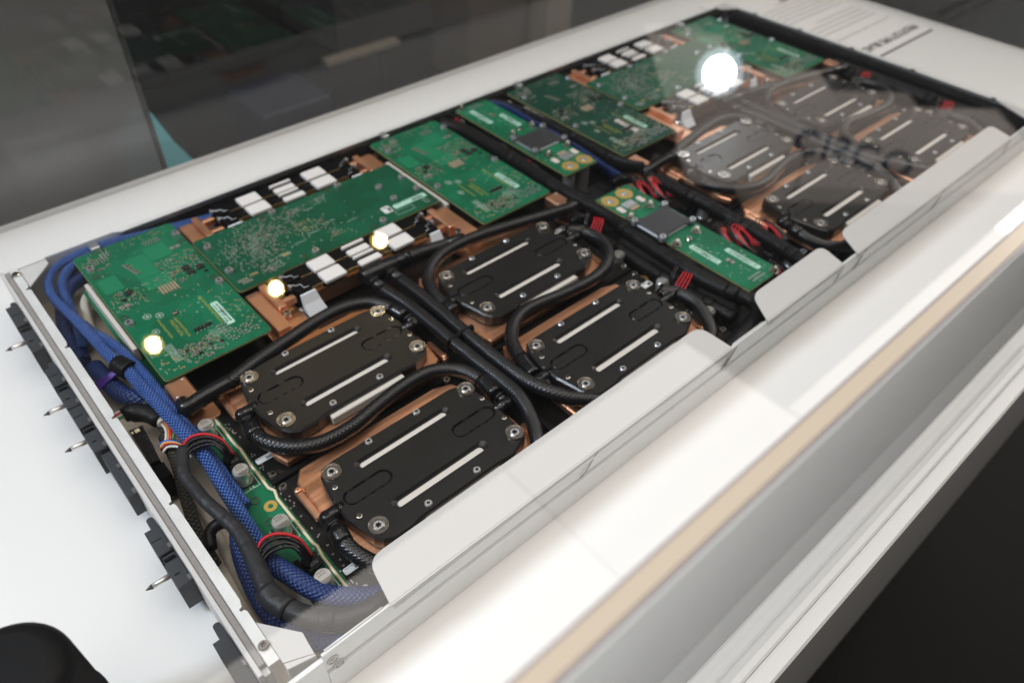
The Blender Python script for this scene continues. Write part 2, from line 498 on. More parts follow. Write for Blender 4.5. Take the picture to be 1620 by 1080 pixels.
# ------------------------------------------------------------------ shared small hardware
def star_loop(r, n=6, k=0.72, seg=24, cx=0, cy=0):
    return [(cx + r * (1 - (1 - k) * (0.5 - 0.5 * math.cos(n * 2 * PI * i / seg))) * math.cos(2 * PI * i / seg),
             cy + r * (1 - (1 - k) * (0.5 - 0.5 * math.cos(n * 2 * PI * i / seg))) * math.sin(2 * PI * i / seg)) for i in range(seg)]
def circ(r, n=24, cx=0, cy=0):
    return [(cx + r * math.cos(2 * PI * i / n), cy + r * math.sin(2 * PI * i / n)) for i in range(n)]
def screw_mesh(name, r, h, hub, m):
    """flat head with rounded rim and a six-lobed drive recess"""
    b = Mb(); n = 24
    z = lambda rr, zz: [(x, y, zz) for x, y in circ(rr, n)]
    b.rings([z(r, 0), z(r, h * 0.5), z(r * 0.955, h), z(r * 0.90, h), z(r * 0.865, h * 0.6), z(hub * 1.3, h * 0.6), z(hub * 1.05, h * 0.9)], caps=(False, False))
    nf = len(b.f)
    st = star_loop(hub * 0.80, 6, 0.55, n)
    b.holed(circ(hub * 1.05, n), [st], h * 0.9)
    nh = len(b.f)
    b.rings([[(x, y, h * 0.9) for x, y in st], [(x * 0.80, y * 0.80, -h * 0.1) for x, y in st]], caps=(False, True))
    me = b.mesh(name, m)
    me.materials.append(MT['nickel_disc']); me.materials.append(MT['zinc']); me.materials.append(MT['screw_hole'])  # darker disc and recess, brighter hub: reflections and shade put into the colours
    for i, p in enumerate(me.polygons):
        p.material_index = 0 if i < 4 * n else (1 if i < nf else (2 if i < nh else 3))
    return me
def socket_mesh(name, r, h, m, k=0.55):
    b = Mb(); n = 18
    z = lambda rr, zz: [(x, y, zz) for x, y in circ(rr, n)]
    b.rings([z(r, -0.02), z(r, h * 0.6), z(r * 0.8, h)], caps=(False, False))
    st = star_loop(r * k, 6, 0.7, n)
    b.holed(circ(r * 0.8, n), [st], h)
    nf = len(b.f)
    b.rings([[(x, y, h) for x, y in st], [(x * 0.8, y * 0.8, h * 0.1) for x, y in st]], caps=(False, True))
    me = b.mesh(name, m); me.materials.append(MT['screw_hole'])
    for i, p in enumerate(me.polygons): p.material_index = 1 if i >= nf + 3 else 0
    return me
ME = {}
ME['big'] = screw_mesh('screw', 0.060, 0.016, 0.026, 'nickel')
ME['small'] = socket_mesh('small_screw', 0.0235, 0.012, 'zinc')
ME['tiny'] = socket_mesh('set_screw', 0.0165, 0.004, 'nickel', 0.6)
ME['micro'] = Mb().lathe(0, 0, [(0.008, 0), (0.008, 0.003), (0.005, 0.005)], 10).mesh('pin_head', 'zinc')
ME['board'] = socket_mesh('board_screw', 0.031, 0.028, 'zinc', 0.45)
ME['mb'] = socket_mesh('board_screw', 0.028, 0.018, 'nickel', 0.55)
hb = Mb(); hb.rings([[(x, y, zz) for x, y in circ(rr, 18)] for rr, zz in ((0.027, 0), (0.027, 0.004), (0.021, 0.004), (0.019, -0.004))], caps=(False, True))
ME['hole'] = hb.mesh('mounting_hole', 'screw_hole')
nb = Mb(); nb.rings([[(x, y, zz) for x, y in circ(rr, 6)] for rr, zz in ((0.030, 0.0), (0.030, 0.034))], caps=(False, True))
nb.lathe(0, 0, [(0.040, -0.001), (0.040, 0.008)], 18); nb.lathe(0, 0, [(0.018, 0.034), (0.018, 0.052), (0.012, 0.056)], 12)
ME['nut'] = nb.mesh('standoff_screw', 'nickel')

def sticker(parent, x0, x1, y0, y1, z, m='sticker_white', along='y', bars=True, rnd=0.012):
    s_ = part('label_sticker', Mb().prism(rrect(x0, x1, y0, y1, rnd), z, z + 0.004), m, parent)
    b = Mb()
    w_, h_ = x1 - x0, y1 - y0
    rr = random.Random(int((x0 * 91 + y0 * 57) * 1000))
    if along == 'y':
        t = y0 + h_ * 0.10
        while t < y0 + h_ * 0.9:
            d = h_ * rr.uniform(0.006, 0.018)
            if 0.36 < (t - y0) / h_ < 0.62 and bars: b.box(x0 + w_ * 0.42, x0 + w_ * 0.82, t, t + d, z + 0.004, z + 0.0055)
            elif rr.random() < 0.7: b.box(x0 + w_ * 0.55, x0 + w_ * 0.75, t, t + d, z + 0.004, z + 0.0055)
            if rr.random() < 0.8: b.box(x0 + w_ * 0.16, x0 + w_ * 0.32, t, t + d, z + 0.004, z + 0.0055)
            t += d + h_ * rr.uniform(0.006, 0.02)
    else:
        t = x0 + w_ * 0.10
        while t < x0 + w_ * 0.9:
            d = w_ * rr.uniform(0.008, 0.02)
            if (t - x0) / w_ > 0.55 and bars: b.box(t, t + d, y0 + h_ * 0.15, y0 + h_ * 0.6, z + 0.004, z + 0.0055)
            if rr.random() < 0.6: b.box(t, t + d, y0 + h_ * 0.7, y0 + h_ * 0.82, z + 0.004, z + 0.0055)
            t += d + w_ * rr.uniform(0.008, 0.02)
    o = part('print', b, 'ink', s_)
    return s_

def lettering(parent, name, text, size, m, loc, rot, extrude=0.0, offset=0.0, align='LEFT', each=False):
    """flat or raised lettering turned into plain meshes; each=True makes one object per letter"""
    cu = bpy.data.curves.new(name, 'FONT'); cu.size = size * S; cu.extrude = extrude * S; cu.align_x = align; cu.offset = offset
    tmp = bpy.data.objects.new(name, cu); col.objects.link(tmp)
    out = []
    def bake(body):
        cu.body = body; bpy.context.view_layer.update()
        dg = bpy.context.evaluated_depsgraph_get()
        me = bpy.data.meshes.new_from_object(tmp.evaluated_get(dg)); me.name = name
        me.materials.clear(); me.materials.append(MT[m])
        return me
    items = [(text, 0.0)]
    if each:
        items = []; x = 0
        for ch in text:
            me = bake(ch); wd = max((v.co.x for v in me.vertices), default=0)
            items.append((ch, x, me)); x += wd + size * S * 0.10
        items = [(c_, xx - x / 2, me) for c_, xx, me in items]
    else:
        items = [(text, 0.0, bake(text))]
    R = Matrix.Rotation(rot[2], 4, 'Z') @ Matrix.Rotation(rot[0], 4, 'X')
    for c_, xx, me in items:
        o = bpy.data.objects.new(name, me); col.objects.link(o); o.parent = parent
        o.rotation_euler = rot
        o.location = Vector(loc) * S + R @ Vector((xx, 0, 0))
        out.append(o)
    bpy.data.objects.remove(tmp); bpy.data.curves.remove(cu)
    return out

# ------------------------------------------------------------------ the setting
ZT = -0.32
solo('hall_floor', Mb().box(-80, 120, -60, 140, -8.4, -8.2), 'hall_floor', kind='structure')

# display table: top with rounded front edge, apron
t = thing('display_table', 'long white laminate display table with a square front edge', 'table', (3.5, 1.5, -8.2))
tb = Mb()
tb.box(-6.0, 10.55, -1.80, 4.84, -0.62, ZT, 0.012)
part('table_top', tb, 'white_laminate', t)
part('front_rail', Mb().box(-6.0, 10.55, -1.905, -1.803, -0.62, ZT - 0.004, 0.014), 'white_laminate', t)
part('apron', Mb().box(-5.98, 10.53, -1.895, 4.82, -4.0, -0.623), 'white_laminate', t)
part('plinth', Mb().box(-5.5, 10.1, -1.5, 4.5, -8.2, -4.003), 'hall_dark', t)

# acrylic cover
c = thing('acrylic_cover', 'clear acrylic display cover standing over the server tray on the table', 'display cover', (3.5, 1.5, ZT))
X0, X1, Y0, Y1, ZC = -3.6, 10.42, -1.755, 4.76, 2.03
part('top_pane', Mb().box(X0, X1, Y0 + 0.072, Y1 - 0.072, ZC - 0.05, ZC), 'acrylic_clear', c)
part('front_pane', Mb().box(X0, X1, Y0, Y0 + 0.045, ZT + 0.002, ZC - 0.052), 'acrylic_clear', c)
part('back_pane', Mb().box(X0, X1, Y1 - 0.045, Y1, ZT + 0.002, ZC), 'acrylic_clear', c)
part('end_pane', Mb().box(X0 - 0.047, X0 - 0.002, Y0, Y1, ZT + 0.002, ZC), 'acrylic_clear', c)
part('end_pane', Mb().box(X1 + 0.002, X1 + 0.047, Y0, Y1, ZT + 0.002, ZC), 'acrylic_clear', c)
# polished, bonded front edge: dark bevels either side of a bright strip
part('polished_edge', Mb().box(X0, X1, Y0 + 0.008, Y0 + 0.0635, ZC - 0.012, ZC + 0.001, 0.003), 'acrylic_edge', c)
part('edge_bevel', Mb().box(X0, X1, Y0, Y0 + 0.0075, ZC - 0.012, ZC - 0.002), 'acrylic_dark_edge', c)
part('edge_bevel', Mb().box(X0, X1, Y0 + 0.064, Y0 + 0.0715, ZC - 0.012, ZC - 0.002), 'acrylic_dark_edge', c)

# hall behind the table
g = thing('partition_screen', 'smoked grey glass partition standing behind the left part of the table', 'partition', (-6, 5.15, -8.2))
part('glass_sheet', Mb().box(-14, 0.86, 5.10, 5.20, -8.2, 6), 'smoked_glass', g)
part('edge_profile', Mb().box(0.865, 0.905, 5.09, 5.21, -8.2, 6), 'hall_grey', g)
k = thing('hall_counter', 'dim grey counter in the dark hall behind the smoked partition', 'counter', (-3, 16, -8.2))
part('counter_top', Mb().box(-12, 2.1, 11, 15.5, -2.4, -2.0, 0.05), 'hall_grey', k)
part('counter_body', Mb().box(-11.5, 1.8, 11.4, 15, -8.2, -2.403), 'hall_dark', k)
ls = thing('laptop_stand', 'dark stand behind the smoked partition carrying a laptop', 'stand', (0.2, 7, -8.2))
part('column', Mb().box(-0.3, 0.75, 6.5, 7.6, -8.2, -1.503, 0.02), 'hall_dark', ls)
part('top_board', Mb().box(-0.5, 0.95, 6.4, 7.8, -1.5, -1.45, 0.01), 'hall_grey', ls)
lp = thing('open_laptop', 'open laptop behind the smoked partition, standing in for a mirrored one', 'laptop', (0.2, 7, -1.45))  # solid stand-in for a laptop that shows only as a reflection
part('base', Mb().box(-0.12, 0.62, 6.55, 7.05, -1.448, -1.41, 0.008), 'hall_grey', lp)
part('lid', Mb().rings([[(-0.12, 7.05, -1.41), (0.62, 7.05, -1.41), (0.62, 7.075, -1.41), (-0.12, 7.075, -1.41)],
                        [(-0.12, 7.25, -0.78), (0.62, 7.25, -0.78), (0.62, 7.275, -0.78), (-0.12, 7.275, -0.78)]]), 'hall_light', lp)
r_ = thing('beige_bench', 'beige wooden bench lit dimly on the dark hall floor', 'bench', (11, 19, -8.2))
part('seat', Mb().box(9.6, 12.2, 17.6, 17.95, -6.12, -5.95, 0.03), 'hall_beige', r_)
for x in (9.5, 11.6):
    part('leg', Mb().box(x, x + 0.15, 17.7, 18.1, -8.2, -6.203), 'hall_dark', r_)
tc_ = Mb()
tc_.rings([[(0.95, 6.4, -1.9), (2.0, 6.4, -1.9), (2.0, 7.5, -1.9), (0.95, 7.5, -1.9)], [(0.97, 6.5, -1.3), (1.75, 6.5, -1.55), (1.7, 7.3, -1.55), (0.97, 7.3, -1.2)], [(1.1, 6.7, -0.95), (1.5, 6.7, -1.05), (1.45, 7.2, -1.05), (1.1, 7.2, -0.95)], [(1.25, 6.9, -0.72), (1.42, 6.9, -0.76), (1.42, 7.1, -0.76), (1.25, 7.1, -0.72)]])
solo('folded_cloth', tc_, 'teal_cloth', 'teal cloth heaped behind the table beside the partition edge', 'cloth', org=(1.4, 7.0, -1.9))
st_ = thing('cloth_stand', 'dark box stand carrying the teal cloth behind the table', 'stand', (1.4, 7.0, -8.2))
part('body', Mb().box(0.96, 2.15, 6.25, 7.6, -8.2, -1.955, 0.02), 'hall_dark', st_)
part('top_board', Mb().box(0.94, 2.2, 6.2, 7.65, -1.95, -1.905, 0.01), 'hall_floor', st_)
for i, (x0, x1, y0, y1, z1, mm, lab) in enumerate((
        (5.4, 7.2, 13.2, 15.0, -4.6, 'hall_navy', 'navy upholstered block in the hall behind the partition edge'),
        (14.5, 17.0, 17.0, 19.0, -4.6, 'hall_brown', 'brown leather block standing in the hall behind the middle of the table'),
        (17.4, 18.6, 16.4, 17.4, -5.4, 'hall_beige', 'small tan block beside the brown block in the hall'),
        (3.0, 9.5, 10.5, 12.6, -5.6, 'hall_dark', 'low dark grey plinth on the hall floor nearest the table'),
        (12.5, 20, 22, 26, -4.5, 'hall_grey', 'grey exhibition block far back on the dark hall floor'),
        (0.0, 7.0, 24, 27, -5.0, 'hall_dark', 'dark block far behind the smoked partition edge'),
        )):
    b_ = thing('exhibition_block', lab, 'block', ((x0 + x1) / 2, (y0 + y1) / 2, -8.2), 'dim blocks standing in the hall')
    part('body', Mb().box(x0, x1, y0, y1, -8.0, z1, 0.05), mm, b_)
    part('base_plinth', Mb().box(x0 + 0.15, x1 - 0.15, y0 + 0.15, y1 - 0.15, -8.2, -8.003), 'hall_floor', b_)

# hanging letters mirrored by the acrylic top
az = math.radians(20.8)
hx, hy, hz = 1.9 + 27 * math.cos(az), -1.0 + 27 * math.sin(az), 14.9
sg = thing('hanging_sign', 'dark blue block letters hanging from the hall ceiling on thin rods', 'sign', (hx, hy, hz))
lettering(sg, 'letter', 'CISCO', 1.42, 'sign_blue', (0, 0, 0), (PI / 2, 0, az - PI / 2), extrude=0.10, offset=0.0025, each=True)
for dd in (-1.7, 1.7):
    part('rod', Mb().tube([(hx - dd * math.sin(az), hy + dd * math.cos(az), hz + 1.05), (hx - dd * math.sin(az), hy + dd * math.cos(az), hz + 3.0)], 0.04, 6), 'hall_dark', sg)

# black round post in the near left corner
p_ = thing('black_post', 'black round-topped post standing on the table at the near left corner', 'post', (-1.66, 0.03, ZT))
prof = [(0.30, ZT), (0.30, ZT + 0.03), (0.25, ZT + 0.05), (0.25, 0.54)]
for i in range(7):
    a = PI / 2 * i / 6
    prof.append((0.17 + 0.08 * math.cos(a), 0.54 + 0.09 * math.sin(a)))
part('shaft', Mb().lathe(-1.66, 0.03, prof, 40, smooth=True), 'matte_black', p_)
part('collar', Mb().lathe(-1.66, 0.03, [(0.252, 0.08), (0.258, 0.09), (0.258, 0.14), (0.252, 0.15)], 40, smooth=True), 'black_plastic', p_)

# printed sheet on the far right of the table
pp = thing('info_sheet', 'white printed information card lying on the table beyond the right end', 'sheet', (9.5, 2.9, ZT))
part('card', Mb().box(8.35, 10.2, 1.73, 4.25, ZT + 0.002, ZT + 0.022), 'paper_white', pp)
part('card_edge', Mb().box(8.36, 10.2, 1.712, 1.729, ZT + 0.002, ZT + 0.020), 'hall_grey', pp)
hd = lettering(pp, 'heading', 'PROTOTYPE BLADE', 0.165, 'ink', (10.12 - 9.5, 1.98 - 2.9, 0.0245), (0, 0, PI), offset=0.0006)[0]; hd['kind'] = 'stuff'
tx = Mb(); rr = random.Random(3)
for ln in range(13):
    y = 2.30 + ln * 0.105
    if ln in (1, 6): continue
    xx = 10.10; lim = 8.62 if ln not in (5, 12) else 9.2
    while xx > lim:
        wd = rr.uniform(0.03, 0.11)
        tx.box(xx - wd, xx, y, y + 0.028, ZT + 0.0225, ZT + 0.0235); xx -= wd + 0.022
part('body_text', tx, 'ink_grey', pp, True)
lg = Mb()
lg.box(9.42, 9.68, 3.60, 3.64, ZT + 0.0225, ZT + 0.0235)
lg.box(9.46, 9.64, 3.66, 3.69, ZT + 0.0225, ZT + 0.0235)
part('footer_mark', lg, 'ink', pp)

# ------------------------------------------------------------------ the server tray (sheet metal)
TX0, TX1, TY0, TY1, ZR = -0.885, 7.86, -0.455, 3.53, 0.07
tray = thing('server_tray', 'long open galvanised server tray lying on the white table', 'server tray', (3.5, 1.5, ZT))
part('floor_pan', Mb().box(TX0 + 0.03, TX1 - 0.02, TY0 + 0.02, TY1 - 0.02, ZT + 0.003, -0.30), 'pan_steel', tray)
# near side wall: upper sheet, ledge, proud lower sheet
nw = Mb()
def extrude_x(mb, prof, x0, x1):
    return mb.rings([[(x0, y, z) for y, z in prof], [(x1, y, z) for y, z in prof]])
extrude_x(nw, [(TY0 + 0.026, -0.30), (TY0 - 0.008, -0.315), (TY0 - 0.008, -0.135), (TY0 - 0.003, -0.118), (TY0 + 0.012, -0.108), (TY0 + 0.012, -0.088), (TY0, -0.078), (TY0, 0.062), (TY0 + 0.004, 0.068), (TY0 + 0.016, 0.068), (TY0 + 0.026, 0.055)], -0.62, TX1 - 0.02)
part('side_wall', nw, 'galvanised', tray)
nl = Mb().box(-0.885, -0.622, TY0 - 0.004, TY0 + 0.02, -0.315, 0.035)
part('wall_end', nl, 'galvanised', tray)
for xa, xb in ((-0.60, -0.27), (2.60, 2.95)):
    part('hemmed_lip', Mb().tube([(xa, TY0 + 0.020, 0.071), (xb, TY0 + 0.020, 0.071)], 0.006, 6), 'galvanised', tray)
for x, z in ((-0.58, -0.02), (-0.555, -0.095)):
    rv = Mb()
    for r0, r1 in ((0.032, 0.025), (0.014, 0.006)):
        rv.rings([[(x + r * math.cos(2 * PI * i / 20), TY0 - yy, z + r * math.sin(2 * PI * i / 20)) for i in range(20)] for r, yy in ((r0, 0.001), (r0, 0.006), (r1, 0.006), (r1, 0.001))], caps=(False, False))
    part('rivet', rv, 'chrome_dark', tray)
# far side wall with stepped top
fw = Mb()
fw.box(-0.86, TX1 - 0.02, TY1 - 0.012, TY1, -0.31, 0.052)
fw.box(-0.03, TX1 - 0.02, TY1 - 0.045, TY1 - 0.0005, 0.0525, 0.062)
fw.box(-0.58, -0.06, TY1 - 0.010, TY1 + 0.006, 0.0525, 0.062)
part('side_wall', fw, 'galvanised', tray)
# left end panel
ep = Mb()
poly = [(-0.83, -0.33), (-0.775, -0.33)]
for y in (0.01, 0.82, 1.63, 2.43, 3.21):
    poly += [(-0.775, y - 0.03), (-0.782, y - 0.012), (-0.80, y - 0.012), (-0.803, y + 0.004), (-0.785, y + 0.010), (-0.775, y + 0.05)]
poly += [(-0.775, 3.52), (-0.83, 3.52)]
ep.prism(poly, 0.060, 0.070)
ep.box(-0.832, -0.826, -0.33, 3.52, -0.31, 0.0595)
part('end_panel', ep, 'galvanised', tray)
part('gasket', Mb().box(-0.866, -0.834, -0.30, 3.50, 0.03, 0.066, 0.004), 'gasket', tray)
part('end_lip', Mb().box(-0.892, -0.868, -0.345, 3.53, -0.30, 0.070, 0.003), 'galvanised_flap', tray)
part('end_face', Mb().box(-0.866, -0.834, -0.34, 3.52, -0.315, 0.028), 'galvanised', tray)
for x, y in ((-0.80, -0.23), (-0.805, 3.42)):
    o = put('rivet', ME['mb'], tray, x, y, 0.070)
# corner brackets
nbk = Mb()
nbk.prism([(-0.772, -0.36), (-0.64, -0.415), (-0.630, -0.29), (-0.772, -0.10)], 0.061, 0.071)
nbk.prism([(-0.772, -0.40), (-0.64, -0.428), (-0.64, -0.418), (-0.772, -0.365)], -0.10, 0.0705)
part('corner_bracket', nbk, 'galvanised_flap', tray)
fbk = Mb().prism([(-0.772, 3.24), (-0.58, 3.44), (-0.58, 3.50), (-0.772, 3.50)], 0.048, 0.0585)
part('corner_bracket', fbk, 'galvanised_flap', tray)
part('corner_bracket', Mb().prism([(7.60, 3.51), (7.60, 3.40), (7.80, 3.28), (7.83, 3.51)], 0.056, 0.0665), 'galvanised_flap', tray)
part('corner_bracket', Mb().prism([(7.60, -0.42), (7.82, -0.42), (7.82, 0.02), (7.74, -0.12)], 0.056, 0.0665), 'galvanised_flap', tray)
# right end wall
rw = Mb()
rw.box(TX1 - 0.018, TX1, TY0, TY1, -0.31, 0.062)
rw.box(TX1 - 0.07, TX1 + 0.0, TY0 + 0.01, TY1 - 0.01, 0.0625, 0.070)
part('end_panel', rw, 'galvanised', tray)
for y in (0.0, 0.9, 1.65, 2.35, 3.0):
    part('clip_slot', Mb().box(TX1 - 0.078, TX1 - 0.05, y, y + 0.05, 0.0705, 0.077), 'matte_black', tray)
# cover flaps along the near edge
def flap(x0o, x0i, x1i, x1o, yi):
    b = Mb()
    o_ = [(x0o, TY0 + 0.002), (x1o, TY0 + 0.002)]
    r = 0.09
    # rounded inner corners
    def rc(px, py, ax, ay, bx, by, n=6):
        P0 = Vector((px, py)); A = (Vector((ax, ay)) - P0).normalized() * r; B = (Vector((bx, by)) - P0).normalized() * r
        res = []
        for i in range(n + 1):
            t_ = i / n
            res.append(tuple((P0 + A) * (1 - t_) ** 2 + P0 * 2 * t_ * (1 - t_) + (P0 + B) * t_ ** 2))
        return res
    o_ += rc(x1i, yi, x1o, TY0, x0i, yi) + rc(x0i, yi, x1i, yi, x0o, TY0)
    b.prism(o_, 0.076, 0.084, 0.002)
    # fold-down lip with swept joggle ends
    prof = [(x0o - 0.0, 0.082), (x0o - 0.05, 0.02), (x0o - 0.09, -0.045), (x0o - 0.07, -0.045), (x0o - 0.015, 0.0), (x0o + 0.03, 0.022), (x1o - 0.05, 0.022), (x1o - 0.03, 0.082)]
    prof = [(x0o, 0.082), (x0o + 0.02, 0.030), (x1o - 0.06, 0.030), (x1o - 0.01, -0.02), (x1o - 0.055, -0.070), (x1o - 0.035, -0.070), (x1o + 0.015, -0.015), (x1o + 0.012, 0.082)]
    b.rings([[(x, TY0 + 0.001, z) for x, z in prof], [(x, TY0 - 0.008, z) for x, z in prof]])
    part('cover_flap', b, 'galvanised_flap', tray)
    h = Mb().tube([(x0o + 0.06, TY0 - 0.007, 0.036), (x1o - 0.10, TY0 - 0.007, 0.036)], 0.008, 8)
    part('hemmed_lip', h, 'galvanised', tray)
for xs in (1.225, 2.60, 4.315, 5.65):
    sl = [(xs + 0.015, TY0 - 0.0075, 0.072), (xs - 0.005, TY0 - 0.0085, 0.045), (xs - 0.035, TY0 - 0.0085, 0.0), (xs - 0.065, TY0 - 0.0085, -0.045), (xs - 0.115, TY0 - 0.0085, -0.075)]
    part('relief_slit', Mb().tube(smooth_path(sl, 0.012), 0.0042, 6), 'gasket', tray)
flap(-0.235, -0.18, 2.56, 2.565, -0.175)
flap(2.975, 3.13, 4.06, 3.985, -0.215)
flap(4.19, 4.34, 7.16, 7.06, -0.21)

# ------------------------------------------------------------------ connectors on the left end panel
def connector(y0, y1, label, xf=-0.975, pin_y=None, tab=True, z1=-0.03, z0=-0.24, mid=True):
    t = thing('guide_connector', label, 'connector', (-0.93, (y0 + y1) / 2, ZT), 'black connectors along the left end panel')
    L = y1 - y0
    b = Mb()
    if mid:
        b.box(xf, -0.894, y0 + L * 0.56, y1, z0, z1, 0.004)
        b.box(xf + 0.010, -0.894, y0 + L * 0.40, y0 + L * 0.558, z0 + 0.01, z1 - 0.022, 0.003)
        b.box(xf, -0.894, y0, y0 + L * 0.398, z0, z1, 0.004)
    else:
        b.box(xf, -0.894, y0, y1, z0, z1, 0.004)
    part('housing', b, 'dark_polymer', t)
    if mid:
        part('rib', Mb().box(xf + 0.012, -0.905, y0 + L * 0.46, y0 + L * 0.50, z1 - 0.0215, z1 - 0.008, 0.002), 'black_plastic', t)
        part('slot_cover', Mb().box(xf + 0.02, -0.93, y0 + L * 0.19, y0 + L * 0.205, z1 + 0.0005, z1 + 0.004), 'matte_black', t)
        part('score_line', Mb().box(xf + 0.004, -0.915, y0 + L * 0.79, y0 + L * 0.80, z1 + 0.0005, z1 + 0.003), 'chip_black', t)
    if tab:
        part('mounting_tab', Mb().prism(rrect(-0.935, -0.8945, y1 + 0.012, y1 + 0.125, 0.018), z0 + 0.04, z1 - 0.06), 'dark_polymer', t)
    for yy in (y0 + L * 0.62, y0 + L * 0.06):
        part('latch', Mb().box(-0.912, -0.8942, yy - 0.018, yy + 0.018, z1 - 0.03, z1 + 0.012, 0.004), 'chrome_dark', t)
    if pin_y:
        for py, z in pin_y:
            part('guide_pin', Mb().tube([(xf + 0.01, py, z), (-1.068, py, z)], 0.0155, 12), 'pin_steel', t)
            part('pin_tip', Mb().tube([(-1.0685, py, z), (-1.105, py, z)], 0.0155, 12, r_end=0.002), 'pin_tip', t)
    return t
connector(2.655, 3.235, 'black pin connector nearest the far left corner of the tray', pin_y=[(2.90, -0.12)])
connector(1.985, 2.43, 'black pin connector second from the far left corner with gold slot', pin_y=[(2.13, -0.12)])
connector(1.535, 1.975, 'black connector with pin butted against the stepped small connector', pin_y=[(1.745, -0.12)], tab=False)
connector(1.12, 1.525, 'low stepped black connector without any pin on the end panel', xf=-0.952, tab=False, mid=False, z1=-0.06)
connector(0.38, 0.815, 'lone black pin connector midway along the near half of the panel', pin_y=[(0.553, -0.13)])
connector(-0.50, 0.0, 'brown tinged black connector at the near left corner bracket', mid=False)

# ------------------------------------------------------------------ cold plates
U = 4.44
PL = [(-0.06, -0.04), (-0.03, -0.09), (0.03, -0.125), (0.15, -0.125), (0.21, -0.108), (0.80, -0.108), (0.86, -0.118), (0.90, -0.118), (1.035, -0.055), (1.060, -0.01),
      (1.066, 0.30), (1.058, 0.36), (1.040, 0.475), (1.0, 0.530), (0.93, 0.555), (0.06, 0.555), (-0.03, 0.54), (-0.066, 0.49), (-0.080, 0.43), (-0.104, 0.31), (-0.104, 0.17)]
def cold_plate(x, y, label):
    t = thing('cold_plate', label, 'cold plate', (x, y, -0.165), 'black liquid cold plates screwed over the processors')
    P = lambda n, b, m, par=t: part(n, b, m, par)
    def off(b):
        b.v = [(a + x, c + y, z) for a, c, z in b.v]; return b
    cover = Mb()
    ins = inset(PL, 0.012)
    cover.rings([[(a, c, -0.088) for a, c in PL], [(a, c, -0.011) for a, c in PL], [(a, c, 0.0) for a, c in ins]], caps=(False, False))
    s1 = rrect(0.122, 0.818, 0.388, 0.452, 0.0315); s2 = rrect(0.132, 0.826, 0.022, 0.092, 0.0345)
    i1 = rrect(0.156, 0.788, 0.395, 0.437, 0.0205); i2 = rrect(0.166, 0.786, 0.028, 0.075, 0.023)
    g1 = rrect(-0.055, 0.262, 0.198, 0.312, 0.055); g2 = rrect(0.712, 1.030, 0.178, 0.292, 0.055)
    cover.holed(ins, [s1, s2, g1, g2], 0.0)
    for a, b_, dz in ((s1, i1, -0.024), (s2, i2, -0.024)):
        m_ = [tuple(Vector(p).lerp(Vector(q), 0.82)) for p, q in zip(a, b_)]
        cover.rings([[(p[0], p[1], 0) for p in a], [(p[0], p[1], dz * 0.55) for p in m_], [(p[0], p[1], dz) for p in b_]], caps=(False, False))
    for a in (g1, g2):
        q = inset(a, 0.008)
        cover.rings([[(p[0], p[1], 0) for p in a], [(p[0], p[1], -0.020) for p in q]], caps=(False, True))
    cv = P('cover', off(cover), 'black_anodised')
    for (q, yy) in ((i1, 0), (i2, 0)):
        P('slot_bar', off(Mb().prism(q, -0.030, -0.0245)), 'bar_white')
    # hose ports moulded into the cover: a tongue flush with the cover, a narrow groove and clip notches round it
    for sgn, x0, x1, yc, gg in ((1, -0.165, 0.235, 0.255, g1), (-1, 0.74, 1.135, 0.235, g2)):
        tg = inset(gg, 0.0125)
        P('hose_port', off(Mb().prism(tg, -0.0195, -0.0025, 0.004)), 'black_anodised')
        b = Mb()
        b.tube([(x0, yc, -0.034), (x0 + 0.10, yc, -0.034)] if sgn > 0 else [(x1 - 0.10, yc, -0.034), (x1, yc, -0.034)], 0.040, 16)
        P('port_neck', off(b), 'black_plastic')
        for k in range(4):
            xx = (0.01 + 0.062 * k) if sgn > 0 else (0.965 - 0.062 * k)
            r = Mb().box(xx - 0.022, xx + 0.022, yc - 0.0565, yc - 0.041, -0.0195, -0.001)
            r.box(xx - 0.022, xx + 0.022, yc + 0.041, yc + 0.0565, -0.0195, -0.001) if k % 2 == 0 else None
            P('port_clip', off(r), 'black_plastic')
        # elbow outside the cover
        e = Mb()
        xo = -0.175 if sgn > 0 else 1.148
        yc = 0.252 if sgn > 0 else 0.238
        e.tube([(xo + sgn * 0.075, yc, -0.035), (xo, yc, -0.035)], 0.042, 16)
        e.sphere((xo, yc, -0.035), 0.046)
        e.tube([(xo, yc, -0.035), (xo, yc - sgn * 0.10, -0.038)], 0.038, 16)
        e.tube([(xo, yc - sgn * 0.055, -0.037), (xo, yc - sgn * 0.075, -0.037)], 0.047, 16)
        P('elbow_fitting', off(e), 'black_plastic')
    for (a, c) in ((0, 0), (1, 0), (1, 0.473), (0, 0.473)): put('screw', ME['big'], t, x + a, y + c, 0.0, random.random() * 6)
    for (a, c) in ((0.289, 0.524), (0.646, 0.526), (0.294, -0.062), (0.647, -0.064)): put('small_screw', ME['small'], t, x + a, y + c, 0.0, random.random() * 6)
    for (a, c) in ((-0.042, 0.375), (-0.042, 0.124), (1.032, 0.349), (1.034, 0.137)): put('set_screw', ME['tiny'], t, x + a, y + c, 0.0)
    for (a, c) in ((-0.088, 0.296), (-0.085, 0.203), (1.048, 0.284), (1.048, 0.192)): put('pin_head', ME['micro'], t, x + a, y + c, -0.006)
    # steel side bar, copper base with rounded tabs
    P('side_bar', off(Mb().box(0.235, 0.79, -0.145, -0.100, -0.090, -0.030, 0.006)), 'bar_white')
    base = Mb()
    bp_ = [(-0.165, -0.10), (-0.13, -0.20), (0.97, -0.20), (1.10, -0.10), (1.13, 0.06), (1.13, 0.42), (1.02, 0.66), (0.90, 0.70), (-0.10, 0.70), (-0.165, 0.62)]
    base.prism(bp_, -0.150, -0.100, 0.010)
